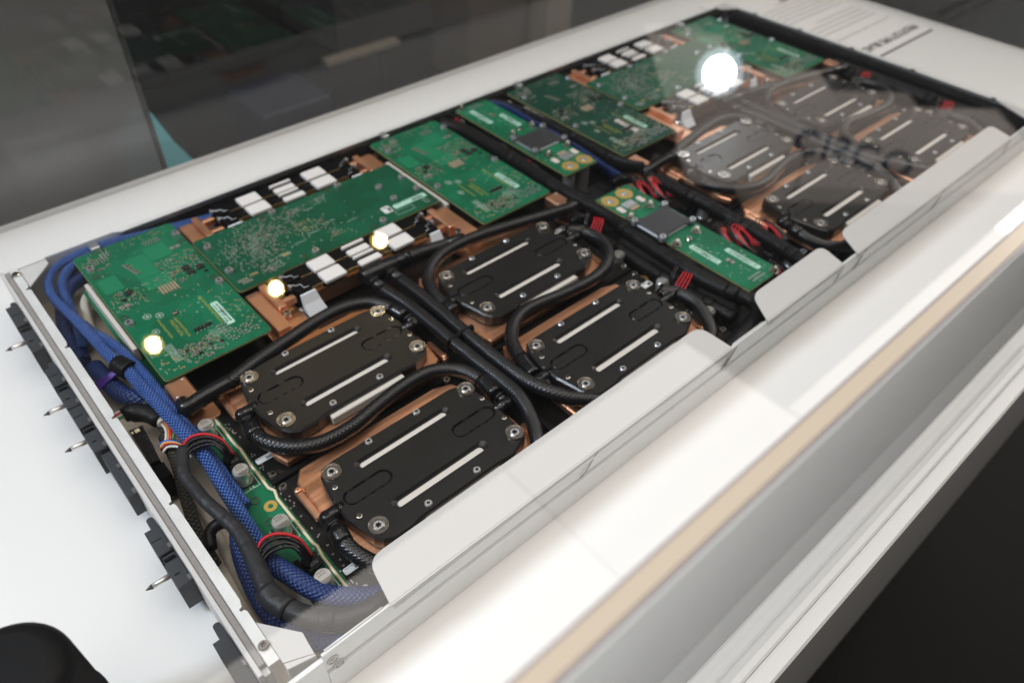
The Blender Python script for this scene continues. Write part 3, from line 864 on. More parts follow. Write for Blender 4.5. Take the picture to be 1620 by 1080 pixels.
    P('copper_base', off(base), 'copper_brushed')
    for xx, ya, yb, ys in ((-0.185, 0.335, 0.60, 0.575), (1.155, -0.12, 0.10, -0.09)):
        fin = Mb().prism(rrect(xx - 0.022, xx + 0.022, ya, yb, 0.02), -0.15, -0.112, 0.008)
        fin.sphere((xx, ys, -0.112), 0.024, 12, 6, 0.6)
        P('copper_tab', off(fin), 'copper')
    return t
DX, DY = 1.623, 0.990
PLN = {
 (0, 0, 0): 'black cold plate nearest the viewer, between the power strip and steel cover flap',
 (0, 0, 1): 'black cold plate below the first green board, hose looping round its far edge',
 (0, 1, 1): 'black cold plate beside the thick black sleeve, below the second green board',
 (0, 1, 0): 'black cold plate at the right end of the long cover flap, near half',
 (1, 0, 1): 'sheen-lit cold plate right of the red wire loops, below the dark green board',
 (1, 0, 0): 'cold plate beside the short cover flap with glinting copper edge on its left',
 (1, 1, 1): 'cold plate in the far right group with its hose curling round the right side',
 (1, 1, 0): 'hazy cold plate closest to the right end wall of the tray',
}
first = None
for (u, i, j), lab in PLN.items():
    if first is None:
        first = cold_plate(0, 0, lab)
    else:
        dup(first, u * U + i * DX, j * DY, lab)

# ------------------------------------------------------------------ black main boards below the cold plates
def main_board(label):
    t = thing('main_board', label, 'circuit board', (1.3, 1.5, -0.30), 'black main boards lying in the tray')
    part('board', Mb().box(-0.265, 2.96, -0.30, 3.40, -0.215, -0.195), 'motherboard_black', t)
    part('stiffener', Mb().box(-0.262, 2.95, 0.75, 0.79, -0.1945, -0.165, 0.005).box(-0.262, 2.95, -0.26, -0.235, -0.1945, -0.165, 0.005), 'matte_black', t)
    for x in (-0.22, 2.942):
        for y in (0.828, 0.708, -0.165): put('board_screw', ME['mb'], t, x, y, -0.194)
    for x in (1.05, 1.30, 1.47):
        for y in (0.80, 0.74): put('board_screw', ME['mb'], t, x, y, -0.164)
    for (x0, x1, y0, y1) in ((-0.255, -0.14, 0.955, 1.0), (-0.255, -0.14, -0.03, 0.015), (2.87, 2.965, 0.53, 0.585), (2.87, 2.965, 1.51, 1.56)):
        sticker(t, x0, x1, y0, y1, -0.194, along='x')
    smd = Mb(); rr = random.Random(5)
    for k in range(60):
        smd.rbox(rr.choice((-0.255, -0.235, 2.91)) + rr.uniform(-.01, .01), rr.uniform(-0.2, 1.4), 0.012, 0.006, -0.195, -0.189, rr.choice((0, PI / 2)))
    part('resistors', smd, 'solder', t, True)
    brd = Mb().box(1.13, 1.50, -0.05, 1.5, -0.1945, -0.18).box(1.27, 1.31, -0.2, 1.6, -0.179, -0.15, 0.004)
    part('cable_channel', brd, 'matte_black', t)
    cu = Mb()
    cu.prism(rrect(0.33, 0.65, 1.70, 3.45, 0.02), -0.155, -0.120, 0.006)
    cu.prism(rrect(1.98, 2.52, 1.69, 3.60, 0.02), -0.155, -0.120, 0.006)
    part('copper_sheet', cu, 'copper', t)
    return t
mbd = main_board('black main board under the left group of cold plates')
dup(mbd, U, 0, 'black main board under the right group of cold plates')

# ------------------------------------------------------------------ coolant hoses
HR = 0.0495
def hose(pts, label, z=-0.03, fit=(0.16, 0.16), r=HR, group='braided black coolant hoses', org=None):
    path = smooth_path(pts, 0.03, z)
    t = thing('coolant_hose', label, 'hose', org or path[0], group)
    part('braided_tube', Mb().tube(path, r, 16), 'braided_hose', t)
    def cut(path, length):
        out = [path[0]]; L = 0
        for a, b in zip(path, path[1:]):
            L += (Vector(b) - Vector(a)).length; out.append(b)
            if L > length: break
        return out
    for ln, pa in ((fit[0], path), (fit[1], path[::-1])):
        if ln:
            sg_ = cut(pa, ln)
            part('crimp_sleeve', Mb().tube(sg_, r + 0.006, 16), 'black_plastic', t)
    return t
HS = []
HS.append((hose([(-0.41, 1.535, -0.05), (-0.27, 1.535, -0.03), (-0.10, 1.537, -0.02), (0.086, 1.575, -0.01), (0.345, 1.615, 0), (0.638, 1.662, 0), (0.846, 1.660, 0), (1.016, 1.60, -0.01), (1.10, 1.483, -0.02), (1.145, 1.33, -0.036)],
     'braided hose arching from the left copper block over the second row cold plate', fit=(0.28, 0.12)),
     'braided hose arching over the sheen-lit cold plate from its copper block'))
HS.append((hose([(-0.175, 1.145, -0.038), (-0.187, 1.06, -0.035), (-0.163, 0.94, -0.03), (-0.06, 0.80, -0.03), (0.09, 0.722, -0.03), (0.298, 0.712, -0.03), (0.52, 0.755, -0.03), (0.75, 0.785, -0.03), (0.96, 0.765, -0.03), (1.10, 0.655, -0.03), (1.15, 0.504, -0.034), (1.148, 0.335, -0.038)],
     'braided hose snaking between the two left cold plates', fit=(0.10, 0.14)),
     'braided hose snaking beside the short flap between two cold plates'))
HS.append((hose([(-0.175, 0.155, -0.038), (-0.185, 0.06, -0.05), (-0.165, -0.04, -0.07), (-0.10, -0.16, -0.09), (0.05, -0.26, -0.10), (0.3, -0.30, -0.11), (0.6, -0.31, -0.12)],
     'braided hose stub diving under the left end of the long cover flap', fit=(0.08, 0)),
     'braided hose end diving under the third cover flap beside dark board'))
HS.append((hose([(1.448, 1.142, -0.038), (1.44, 1.345, -0.03), (1.498, 1.527, -0.02), (1.608, 1.64, -0.01), (1.783, 1.712, 0), (2.015, 1.722, 0), (2.247, 1.69, 0), (2.485, 1.65, -0.01), (2.731, 1.604, -0.02), (3.06, 1.560, -0.05)],
     'braided hose rising round the left side of the cold plate by the sleeve', fit=(0.08, 0.22)),
     'braided hose curling up the left side of the far right group'))
HS.append((hose([(2.771, 1.332, -0.038), (2.86, 1.26, -0.035), (2.895, 1.085, -0.03), (2.84, 0.93, -0.03), (2.70, 0.81, -0.03), (2.494, 0.752, -0.03), (2.211, 0.768, -0.03), (1.985, 0.805, -0.03), (1.826, 0.815, -0.03), (1.684, 0.765, -0.03), (1.572, 0.67, -0.03), (1.51, 0.55, -0.032), (1.47, 0.42, -0.035), (1.448, 0.30, -0.038)],
     'braided hose curving from right of one cold plate to left of the next', fit=(0.12, 0.16)),
     'braided hose curving round the far right cold plate in the hazy area'))
HS.append((hose([(2.771, 0.340, -0.038), (2.85, 0.22, -0.035), (2.872, 0.098, -0.035), (2.83, -0.035, -0.045), (2.75, -0.17, -0.07), (2.6, -0.28, -0.10)],
     'braided hose turning down under the right corner of the long flap', fit=(0.12, 0)),
     'braided hose turning down beside the right end wall'))
for h, lab in HS: dup(h, U, 0, lab)

def manifold(label):
    t = thing('hose_manifold', label, 'manifold', (1.15, 1.87, -0.02), 'black hose manifolds')
    b = Mb()
    b.tube([(1.128, 1.866, -0.005), (1.145, 1.866, -0.005), (1.42, 1.855, -0.005), (1.44, 1.855, -0.005)], 0.066, 20, prof=[(0, 0.052), (0.05, 0.066), (0.95, 0.066), (1, 0.058)])
    b.tube([(1.435, 1.855, -0.005), (1.56, 1.85, -0.005)], 0.052, 20)
    b.tube([(1.515, 1.852, -0.005), (1.54, 1.851, -0.005)], 0.060, 20)
    part('body', b, 'black_plastic', t)
    for x in (1.185, 1.348):
        part('branch_fitting', Mb().tube([(x - 0.01, 1.83, -0.005), (x - 0.004, 1.64, -0.003)], 0.044, 18).tube([(x - 0.010, 1.765, -0.005), (x - 0.009, 1.745, -0.005)], 0.054, 18), 'black_plastic', t)
    part('feed_hose', Mb().tube(smooth_path([(1.55, 1.85, -0.005), (1.70, 1.835, -0.01), (1.90, 1.805, -0.02), (2.03, 1.785, -0.03)], 0.03), HR, 16), 'braided_hose', t)
    part('crimp_sleeve', Mb().tube([(1.90, 1.805, -0.02), (2.05, 1.782, -0.03)], HR + 0.006, 16), 'black_plastic', t)
    p1 = [(1.178, 1.66, -0.003), (1.198, 1.50, 0), (1.213, 1.357, 0), (1.219, 1.095, 0), (1.217, 0.835, 0), (1.222, 0.599, 0), (1.230, 0.374, 0), (1.222, 0.20, 0), (1.175, 0.04, -0.02), (1.10, -0.10, -0.04), (1.02, -0.22, -0.08), (0.95, -0.32, -0.10)]
    p2 = [(1.342, 1.66, -0.003), (1.346, 1.50, 0), (1.348, 1.264, 0), (1.342, 0.991, 0), (1.336, 0.734, 0), (1.339, 0.5, 0), (1.352, 0.287, 0), (1.40, 0.115, 0), (1.475, 0.0, -0.02), (1.60, -0.10, -0.05), (1.75, -0.20, -0.08), (1.95, -0.28, -0.10)]
    for p in (p1, p2):
        part('branch_hose', Mb().tube(smooth_path(p, 0.03), HR, 16), 'braided_hose', t)
    for y in (0.87, 0.80):
        part('cable_tie', Mb().box(1.16, 1.28, y - 0.012, y + 0.012, -0.052, 0.0505, 0.003) if y > 0.85 else Mb().box(1.282, 1.40, y + 0.07, y + 0.094, -0.052, 0.0505, 0.003), 'matte_black', t)
    return t
mf = manifold('black manifold with two long braided hoses between the left cold plates')
dup(mf, U, 0, 'black manifold with two hoses between the right cold plates under haze')

# copper coolant blocks with elbows
def cblock(x0, x1, y0, y1, ex, ey, dirx, label):
    t = thing('copper_block', label, 'copper block', ((x0 + x1) / 2, (y0 + y1) / 2, -0.19), 'copper coolant blocks under the board corners')
    part('body', Mb().box(x0, x1, y0, y1, -0.16, -0.005, 0.012), 'copper', t)
    part('foot', Mb().prism(rrect(x0 + 0.02, x1 + 0.07, y0 - 0.12, y1 - 0.02, 0.03), -0.19, -0.165, 0.005), 'copper', t)
    put('board_screw', ME['micro'], t, x0 + 0.02, y0 + 0.03, -0.005)
    put('board_screw', ME['micro'], t, x1 - 0.03, y1 - 0.03, -0.005)
    e = Mb().sphere((ex, ey, -0.045), 0.062, 18, 12)
    e.tube([(ex, ey, -0.045), (ex + dirx * 0.12, ey, -0.040)], 0.046, 18)
    e.tube([(ex, ey, -0.045), (ex, ey + 0.06, -0.05)], 0.052, 18)
    e.tube([(ex + dirx * 0.085, ey, -0.04), (ex + dirx * 0.105, ey, -0.04)], 0.055, 18)
    part('elbow_fitting', e, 'black_plastic', t)
    return t
cb = cblock(-0.44, -0.30, 1.585, 1.775, -0.405, 1.535, 1, 'copper block at the near corner of the leftmost green board')
dup(cb, U - 0.02, 0, 'copper block under the near corner of the dark green board')
cb = cblock(2.955, 3.095, 1.605, 1.79, 3.075, 1.565, -1, 'copper block beside the thick sleeve under the second board')
dup(cb, U - 0.02, 0, 'copper block near the right end wall of the tray')

# ------------------------------------------------------------------ green boards
def scatter(mbs, x0, x1, y0, y1, n, seed, z, kinds=('resistor', 'solder', 'solder', 'solder_gold', 'silk'), sz=1.0):
    """small surface-mount parts in loose rows: body with soldered ends"""
    rr = random.Random(seed)
    for k in range(n):
        x, y = rr.uniform(x0, x1), rr.uniform(y0, y1)
        g = 0.0125
        x = round(x / g) * g + rr.uniform(-.001, .001); y = round(y / g) * g + rr.uniform(-.001, .001)
        a = rr.choice((0, PI / 2))
        kd = rr.choice(kinds)
        if kd == 'resistor':
            l_, w_ = 0.020 * sz, 0.010 * sz
            mbs['resistor'].rbox(x, y, l_ * 0.5, w_, z, z + 0.008, a)
            dx, dy = math.cos(a) * l_ * 0.38, math.sin(a) * l_ * 0.38
            mbs['solder'].rbox(x + dx, y + dy, l_ * 0.26, w_ * 1.05, z, z + 0.0065, a)
            mbs['solder'].rbox(x - dx, y - dy, l_ * 0.26, w_ * 1.05, z, z + 0.0065, a)
        elif kd == 'solder':
            l_ = rr.uniform(0.007, 0.012) * sz
            mbs['solder'].rbox(x, y, l_, l_ * 0.7, z, z + 0.004, a)
            if rr.random() < 0.5: mbs['solder'].rbox(x + 0.013 * math.cos(a), y + 0.013 * math.sin(a), l_, l_ * 0.7, z, z + 0.004, a)
        elif kd == 'solder_gold':
            mbs['solder_gold'].rbox(x, y, 0.014 * sz, 0.007 * sz, z, z + 0.003, a)
        else:
            mbs['silk'].rbox(x, y, 0.018 * sz, 0.0028, z, z + 0.0015, a)
            if rr.random() < 0.4: mbs['silk'].rbox(x, y + 0.012, 0.012 * sz, 0.0028, z, z + 0.0015, a)
def textline(mb, x, y, ln, horizontal, z, h=0.012, seed=0):
    rr = random.Random(seed); t_ = 0
    while t_ < ln:
        d = h * rr.uniform(0.35, 0.7)
        k = rr.random()
        def q(u0, u1, v0, v1):
            if horizontal: mb.box(x + u0, x + u1, y + v0, y + v1, z, z + 0.0015)
            else: mb.box(x + v0, x + v1, y - u1, y - u0, z, z + 0.0015)
        q(t_, t_ + d * 0.3, 0, h)
        if k < 0.6: q(t_ + d * 0.35, t_ + d, h * 0.75, h)
        if k > 0.3: q(t_ + d * 0.35, t_ + d, 0, h * 0.25)
        t_ += d + h * 0.25
KINDS = {'resistor': 'resistors', 'solder': 'solder_pads', 'solder_gold': 'gold_pads', 'silk': 'silk_print', 'silk_yellow': 'yellow_print', 'chip': 'small_chips'}
KM = {'resistor': 'resistor', 'solder': 'solder', 'solder_gold': 'solder_gold', 'silk': 'silk', 'silk_yellow': 'silk_yellow', 'chip': 'chip_black'}
def flush(mbs, parent):
    for k, b in mbs.items():
        if b.v: part(KINDS[k], b, KM[k], parent, True)

def node_board(label, m='pcb_green'):
    z = 0.02
    t = thing('controller_board', label, 'circuit board', (-0.05, 2.6, -0.15), 'large green boards at the sides of the memory')
    part('board', Mb().prism(rrect(-0.425, 0.335, 1.765, 3.43, 0.035), z - 0.018, z), m, t)
    part('board_edge', Mb().prism(rrect(-0.427, 0.337, 1.763, 3.432, 0.036), z - 0.015, z - 0.004), 'pcb_edge', t)
    # what the board rides on
    part('heat_spreader', Mb().box(-0.462, -0.43, 2.22, 3.12, -0.12, -0.012, 0.004), 'bar_white', t)
    part('lower_board', Mb().box(-0.482, 0.26, 1.90, 3.20, -0.138, -0.124), 'pcb_green_bright', t)
    part('spacer', Mb().box(-0.40, 0.28, 1.93, 3.35, -0.123, -0.02), 'matte_black', t)
    for (x, y) in ((-0.367, 3.207), (0.305, 3.24), (0.295, 2.471), (-0.384, 2.442)): put('board_screw', ME['board'], t, x, y, z)
    for (x, y) in ((-0.372, 3.11), (0.303, 3.141), (0.291, 2.555), (-0.385, 2.527)): put('mounting_hole', ME['hole'], t, x, y, z + 0.001)
    sticker(t, 0.127, 0.182, 1.998, 2.288, z + 0.0005, 'sticker_mint')
    pr = lambda *a: part('copper_pour', Mb().prism(rrect(*a, 0.012), z, z + 0.0022), 'pour_green', t)
    pr(-0.14, 0.015, 2.86, 3.16); pr(0.018, 0.185, 3.02, 3.215); pr(-0.39, -0.255, 2.845, 3.045); pr(-0.14, 0.05, 2.70, 2.855)
    part('edge_socket', Mb().box(-0.282, -0.215, 3.40, 3.486, z + 0.0005, z + 0.045, 0.006), 'zinc', t)
    for (x, y) in ((0.178, 2.784), (0.188, 2.711), (0.266, 2.730), (-0.258, 2.767), (-0.315, 2.71)):
        s_ = 0.052 if y != 2.71 else 0.03
        part('chip', Mb().box(x - s_ / 2, x + s_ / 2, y - s_ * 0.45, y + s_ * 0.45, z + 0.0005, z + 0.016, 0.003), 'chip_black', t)
    b = Mb()
    for i in range(6):
        xx = -0.075 + i * 0.022
        b.box(xx, xx + 0.013, 2.60, 2.69, z, z + 0.007)
        for yy in (2.592, 2.693): b.box(xx + 0.002, xx + 0.011, yy, yy + 0.008, z, z + 0.005)
    part('resistor_array', b, 'ceramic', t)
    b = Mb(); c_ = Mb()
    for i in range(5):
        xx = -0.075 + i * 0.026
        b.box(xx, xx + 0.016, 2.075, 2.105, z, z + 0.016); c_.box(xx + 0.004, xx + 0.012, 2.108, 2.120, z, z + 0.006); c_.box(xx + 0.004, xx + 0.012, 2.058, 2.072, z, z + 0.006)
    part('pin_header', b, 'chip_black', t); part('header_pins', c_, 'solder', t)
    mbs = {k: Mb() for k in KINDS}
    for i in range(6):                                   # two slanted rows of pads
        mbs['solder'].rbox(0.06 + i * 0.022, 3.285, 0.012, 0.022, z, z + 0.006); mbs['solder'].rbox(0.065 + i * 0.022, 3.25, 0.010, 0.016, z, z + 0.006)
    for i in range(6):
        mbs['solder'].rbox(-0.335 + i * 0.022, 3.255, 0.012, 0.015, z, z + 0.005); mbs['solder'].rbox(-0.335 + i * 0.022, 3.288, 0.012, 0.015, z, z + 0.005)
    for i in range(10):
        mbs['solder'].rbox(-0.165 + 0.004 * i, 3.11 - i * 0.018, 0.016, 0.011, z, z + 0.006)
        if i % 2: mbs['resistor'].rbox(-0.145 + 0.004 * i, 3.11 - i * 0.018, 0.022, 0.014, z, z + 0.010)
    for r_ in range(4):                                   # field of soldered pins at the near right corner
        for i in range(11):
            if (i + r_) % 4: mbs['solder'].rbox(0.065 + i * 0.0205, 1.835 + r_ * 0.032 + (i % 2) * 0.007, 0.011, 0.013, z, z + 0.008)
    for r_ in range(3):
        for i in range(3): mbs['solder'].rbox(0.06 + i * 0.03, 2.03 - r_ * 0.035, 0.022, 0.010, z, z + 0.007)
    for i in range(2): mbs['solder'].rbox(0.205 + 0.045 * i, 3.085, 0.035, 0.032, z, z + 0.006)
    for i in range(2): mbs['solder'].rbox(-0.36 + 0.04 * i, 2.645, 0.030, 0.034, z, z + 0.006)
    for i in range(3): mbs['solder'].rbox(-0.245 + 0.024 * i, 3.33 + 0.004 * i, 0.012, 0.07, z, z + 0.003)
    # fine exposed traces near the round chip footprint
    for i in range(9): mbs['silk'].rbox(0.0 + i * 0.012, 2.00 - 0.004 * i, 0.0022, 0.075, z, z + 0.001)
    for i in range(7): mbs['silk'].rbox(-0.30 + i * 0.008, 1.98, 0.0022, 0.20, z, z + 0.001)
    sc_ = lambda *a, **k: scatter(mbs, *a, z=z, **k)
    sc_(-0.40, 0.30, 3.31, 3.41, 40, 1)
    sc_(-0.40, -0.20, 3.15, 3.33, 40, 2)
    sc_(0.02, 0.31, 2.76, 3.0, 120, 3, kinds=('solder_gold', 'solder', 'resistor', 'silk', 'solder_gold'))
    sc_(-0.40, -0.18, 2.60, 2.83, 70, 4, kinds=('solder_gold', 'resistor', 'silk', 'solder_gold'))
    sc_(-0.16, 0.20, 2.62, 2.80, 46, 5)
    sc_(-0.24, 0.04, 1.80, 1.99, 150, 6, kinds=('resistor', 'solder', 'solder_gold', 'chip', 'solder_gold') if False else ('resistor', 'solder', 'solder_gold', 'silk'))
    sc_(-0.40, -0.20, 1.80, 2.0, 40, 7, kinds=('silk', 'solder_gold'))
    sc_(-0.10, 0.30, 2.10, 2.55, 22, 8, kinds=('silk', 'solder_gold', 'silk'))
    sc_(0.20, 0.32, 1.85, 2.35, 36, 9, kinds=('solder_gold', 'silk'))
    sc_(-0.41, 0.32, 1.78, 3.42, 60, 10, kinds=('silk', 'solder_gold', 'solder'), sz=0.7)
    for (x, y) in ((-0.20, 1.93), (-0.05, 1.90), (0.02, 1.88), (-0.14, 1.86), (-0.09, 2.36), (0.28, 2.66)):
        mbs['chip'].rbox(x, y, 0.022, 0.016, z, z + 0.012)
    mbs['resistor'].rbox(-0.10, 2.34, 0.03, 0.022, z, z + 0.014)
    textline(mbs['silk_yellow'], 0.102, 2.42, 0.36, False, z, 0.016, 3)
    textline(mbs['silk_yellow'], -0.165, 2.30, 0.20, False, z, 0.022, 4)
    textline(mbs['silk_yellow'], -0.128, 2.31, 0.24, False, z, 0.016, 5)
    textline(mbs['silk_yellow'], -0.225, 2.36, 0.24, False, z, 0.014, 6)
    for (cx, cy) in ((-0.26, 2.44), (-0.19, 2.40), (-0.28, 2.25)):      # round approval marks
        mbs['silk'].rings([[(cx + r * math.cos(2 * PI * i / 20), cy + r * 1.25 * math.sin(2 * PI * i / 20), z + 0.0015) for i in range(20)] for r in (0.0215, 0.0255)], caps=(False, False))
        mbs['silk'].box(cx - 0.012, cx + 0.012, cy - 0.004, cy + 0.004, z, z + 0.0015); mbs['silk'].box(cx - 0.003, cx + 0.003, cy - 0.015, cy + 0.015, z, z + 0.0016)
    flush(mbs, t)
    return t
nb0 = node_board('large green board nearest the left end panel, white label upright on it')
dup(nb0, 2.695, 0.02, 'large green board between the memory banks and thick black sleeve')
dup(nb0, 4.40, 0.02, 'dark green board right of the small bracket boards under the glare edge')
nb3 = dup(nb0, 7.06, 0.0, 'large green board in the far right corner beyond the bright glare')
# the dark board carries a second, pinkish label
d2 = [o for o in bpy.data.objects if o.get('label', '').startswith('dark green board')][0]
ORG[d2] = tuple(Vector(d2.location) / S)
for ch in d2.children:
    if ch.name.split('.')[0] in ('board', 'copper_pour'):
        ch.material_slots[0].link = 'OBJECT'; ch.material_slots[0].material = MT['pcb_green_shaded']  # darker green paints in this board's dim reflection
sticker(d2, 4.40 + 0.00, 4.40 + 0.055, 2.02, 2.31, 0.0205, 'sticker_pink')

def memory_board(label):
    z = 0.02
    t = thing('memory_board', label, 'circuit board', (1.28, 2.67, -0.15), 'long green boards between the memory banks')
    part('board', Mb().prism([(0.352, 2.30), (0.372, 2.275), (0.70, 2.272), (0.715, 2.285), (2.185, 2.290), (2.205, 2.31), (2.205, 3.045), (2.19, 3.06), (0.372, 3.06), (0.352, 3.04)], z - 0.018, z), 'pcb_green_mid', t)
    part('board_edge', Mb().prism([(0.350, 2.298), (0.370, 2.273), (0.70, 2.270), (0.715, 2.283), (2.187, 2.288), (2.207, 2.31), (2.207, 3.045), (2.19, 3.062), (0.370, 3.062), (0.350, 3.04)], z - 0.015, z - 0.004), 'pcb_edge', t)
    part('spacer', Mb().box(0.42, 2.15, 2.33, 3.02, -0.118, -0.02), 'matte_black', t)
    for (x, y) in ((0.414, 2.909), (0.406, 2.535), (1.029, 3.022), (1.026, 2.335), (1.659, 3.03), (2.16, 2.785), (1.915, 2.777), (1.914, 2.552), (2.16, 2.559), (1.658, 2.34)):
        put('board_screw', ME['board'], t, x, y, z)
    for (x, y) in ((0.931, 3.011), (0.926, 2.328), (1.559, 3.031), (1.552, 2.335), (2.16, 2.345)):
        put('mounting_hole', ME['hole'], t, x, y, z + 0.001)
    sticker(t, 1.738, 1.815, 2.41, 2.507, z + 0.0005, 'sticker_white', along='x')
    sticker(t, 1.842, 2.165, 2.418, 2.478, z + 0.0005, 'sticker_mint', along='x')
    mbs = {k: Mb() for k in KINDS}
    rr = random.Random(21)
    def cloud(cx, cy, sx, sy, n, seed, kinds=('solder', 'silk', 'resistor', 'solder', 'silk'), sz=0.9):
        r2 = random.Random(seed)
        for k in range(n):
            x, y = r2.gauss(cx, sx), r2.gauss(cy, sy)
            if 0.37 < x < 2.18 and 2.30 < y < 3.04: scatter(mbs, x, x + 1e-4, y, y + 1e-4, 1, seed * 1000 + k, z, kinds=kinds, sz=sz)
    cloud(0.72, 2.72, 0.09, 0.15, 330, 30)
    cloud(0.90, 2.80, 0.10, 0.10, 170, 31)
    cloud(0.50, 2.68, 0.07, 0.14, 90, 32)
    cloud(1.18, 2.93, 0.05, 0.04, 46, 33, kinds=('solder', 'resistor', 'silk'))
    cloud(1.10, 2.70, 0.04, 0.06, 36, 34, kinds=('resistor', 'solder', 'silk', 'solder_gold'))
    cloud(1.42, 2.97, 0.04, 0.02, 40, 35, kinds=('solder', 'silk'))
    cloud(1.25, 2.62, 0.04, 0.05, 30, 36, kinds=('resistor', 'solder_gold', 'silk'))
    cloud(1.28, 2.46, 0.04, 0.03, 22, 37, kinds=('resistor', 'solder_gold', 'silk'))
    cloud(0.66, 2.40, 0.07, 0.05, 70, 38)
    cloud(1.0, 2.60, 0.35, 0.22, 90, 39, kinds=('silk', 'solder'))
    for i in range(12): mbs['solder'].rbox(0.40 + i * 0.0135 if i < 6 else 0.42 + (i - 6) * 0.0135, 2.345 + (0.035 if i < 6 else 0), 0.008, 0.028, z, z + 0.004)
    for i in range(6): mbs['solder_gold'].rbox(0.50 + i * 0.012, 2.395, 0.007, 0.03, z, z + 0.004)
    for k in range(4):
        textline(mbs['silk'], 0.95 + 0.16 * k, 2.52 + 0.05 * (k % 3), 0.10, True, z, 0.010, 50 + k)
        textline(mbs['silk'], 1.05 + 0.10 * k, 2.88 + 0.03 * (k % 2), 0.08, True, z, 0.009, 60 + k)
    for i in range(5):
        for j in range(2): mbs['solder_gold'].rbox(1.08 + i * 0.03, 2.64 + j * 0.1, 0.004, 0.06, z, z + 0.0015)
    # outlined boxes in the print
    for (x0, x1, y0, y1) in ((0.66, 0.76, 2.35, 2.41), (0.80, 0.87, 2.44, 2.48), (1.81, 2.10, 2.335, 2.395), (1.98, 2.13, 2.335, 2.395)):
        for q in ((x0, x1, y0, y0 + 0.003), (x0, x1, y1, y1 + 0.003), (x0, x0 + 0.003, y0, y1), (x1, x1 + 0.003, y0, y1)): mbs['silk'].box(*q, z, z + 0.0012)
    mbs['solder_gold'].rbox(0.83, 2.455, 0.06, 0.022, z, z + 0.006)
    flush(mbs, t)
    return t
m0 = memory_board('long green board between the two left memory banks')
dup(m0, 4.43, 0.02, 'long green board under the white lamp glare between memory banks')

# ------------------------------------------------------------------ memory banks with cooling rails
def bank(label):
    t = thing('memory_bank', label, 'memory bank', (1.3, 2.12, -0.16), 'black memory banks with white thermal pads')
    for k, (y0, y1) in enumerate(((1.985, 2.122), (2.138, 2.258))):
        b = Mb()
        yj = 0.02
        poly = [(0.665, y0), (1.945, y0), (1.945, y1 - 0.05), (1.965, y1 - 0.05), (1.965, y1 - 0.015), (1.93, y1), (0.70, y1), (0.70, y1 - 0.02), (0.655, y1 - 0.02), (0.655, y0 + 0.05), (0.665, y0 + 0.05)]
        b.prism(poly, -0.10, 0.022, 0.003)
        part('module_cover', b, 'black_film', t)
        g = Mb()
        for (a, c) in ((0.78, 0.872), (1.068, 1.19), (1.375, 1.49), (1.692, 1.83)):
            g.box(a, c, y0 - 0.006, y0 - 0.0005, -0.02, 0.023)
        part('heat_rail', g, 'gold', t)
        for x0, x1 in ((0.655, 0.74), (1.955, 1.87)):
            sx = 1 if x1 > x0 else -1
            zc = [(x0, y1 - 0.028), (x0 + sx * 0.03, y1 - 0.030), (x0 + sx * 0.032, y1 - 0.052), (x0 + sx * 0.075, y1 - 0.056), (x0 + sx * 0.078, y0 + 0.028), (x0 + sx * 0.115, y0 + 0.022)]
            part('spring_clip', Mb().tube([(a_, b__, 0.0245) for a_, b__ in zc], 0.0032, 6), 'zinc', t)
            part('latch_hook', Mb().box(x0 - 0.010, x0 + 0.010, y1 - 0.058, y1 - 0.022, 0.0, 0.040, 0.004), 'zinc', t)
    for x0, x1, y0, y1 in ((0.878, 1.062, 2.100, 2.238), (0.878, 1.062, 1.940, 2.076), (1.497, 1.690, 2.112, 2.247), (1.497, 1.690, 1.945, 2.080)):
        part('thermal_pad', Mb().prism(rrect(x0, x1, y0, y1, 0.014), 0.0235, 0.050, 0.006), 'pad_white', t)
    for x0, x1, y0, y1 in ((1.187, 1.388, 2.212, 2.240), (1.188, 1.373, 2.098, 2.168), (1.188, 1.374, 2.052, 2.080), (1.188, 1.380, 1.942, 2.008)):
        part('thermal_pad', Mb().prism(rrect(x0, x1, y0, y1, 0.0125), 0.0235, 0.046, 0.006), 'pad_white', t)
    # front side: copper-brown side plate, white feet
    part('side_plate', Mb().box(0.80, 1.86, 1.968, 1.978, -0.15, -0.022), 'copper_brushed', t)
    for x0, x1 in ((0.675, 0.80), (1.855, 1.955)):
        part('end_foot', Mb().rings([[(x0, 1.983, 0.0), (x1, 1.983, 0.0), (x1, 1.970, 0.0), (x0, 1.970, 0.0)], [(x0, 1.975, -0.07), (x1 + 0.01, 1.975, -0.07), (x1 + 0.01, 1.940, -0.07), (x0, 1.940, -0.07)], [(x0, 1.960, -0.15), (x1 + 0.03, 1.960, -0.15), (x1 + 0.03, 1.890, -0.15), (x0, 1.890, -0.15)]]), 'clip_white', t)
    # copper heads at both ends with two tubes each
    for s, xa, xb, xc in ((1, 0.49, 0.548, 0.655), (-1, 2.04, 2.10, 1.965)):
        part('copper_head', Mb().prism(rrect(xa, xb, 1.95, 2.27, 0.012), -0.11, 0.005, 0.008), 'copper', t)
        for y in (2.03, 2.20):
            part('copper_tube', Mb().box(min(xb if s > 0 else xc, xc if s > 0 else xa), max(xb if s > 0 else xc, xc if s > 0 else xa), y - 0.022, y + 0.022, -0.07, -0.012, 0.008), 'copper', t)
        x2 = 0.375 if s > 0 else 2.105
        part('copper_flange', Mb().prism(rrect(x2, x2 + 0.112 if s > 0 else x2 + 0.13, 1.78, 2.275, 0.02), -0.11, -0.035, 0.006), 'copper', t)
        put('board_screw', ME['mb'], t, xa + 0.035 - 0.01 * s, 1.90, -0.034)
        part('latch_block', Mb().box(0.62, 0.67, 1.955, 1.999, -0.19, -0.12, 0.004) if s > 0 else Mb().box(1.97, 2.02, 1.93, 1.97, -0.19, -0.12, 0.004), 'tube_cream', t)
    return t
bk = bank('near memory bank of the left group, beside the hose manifold')
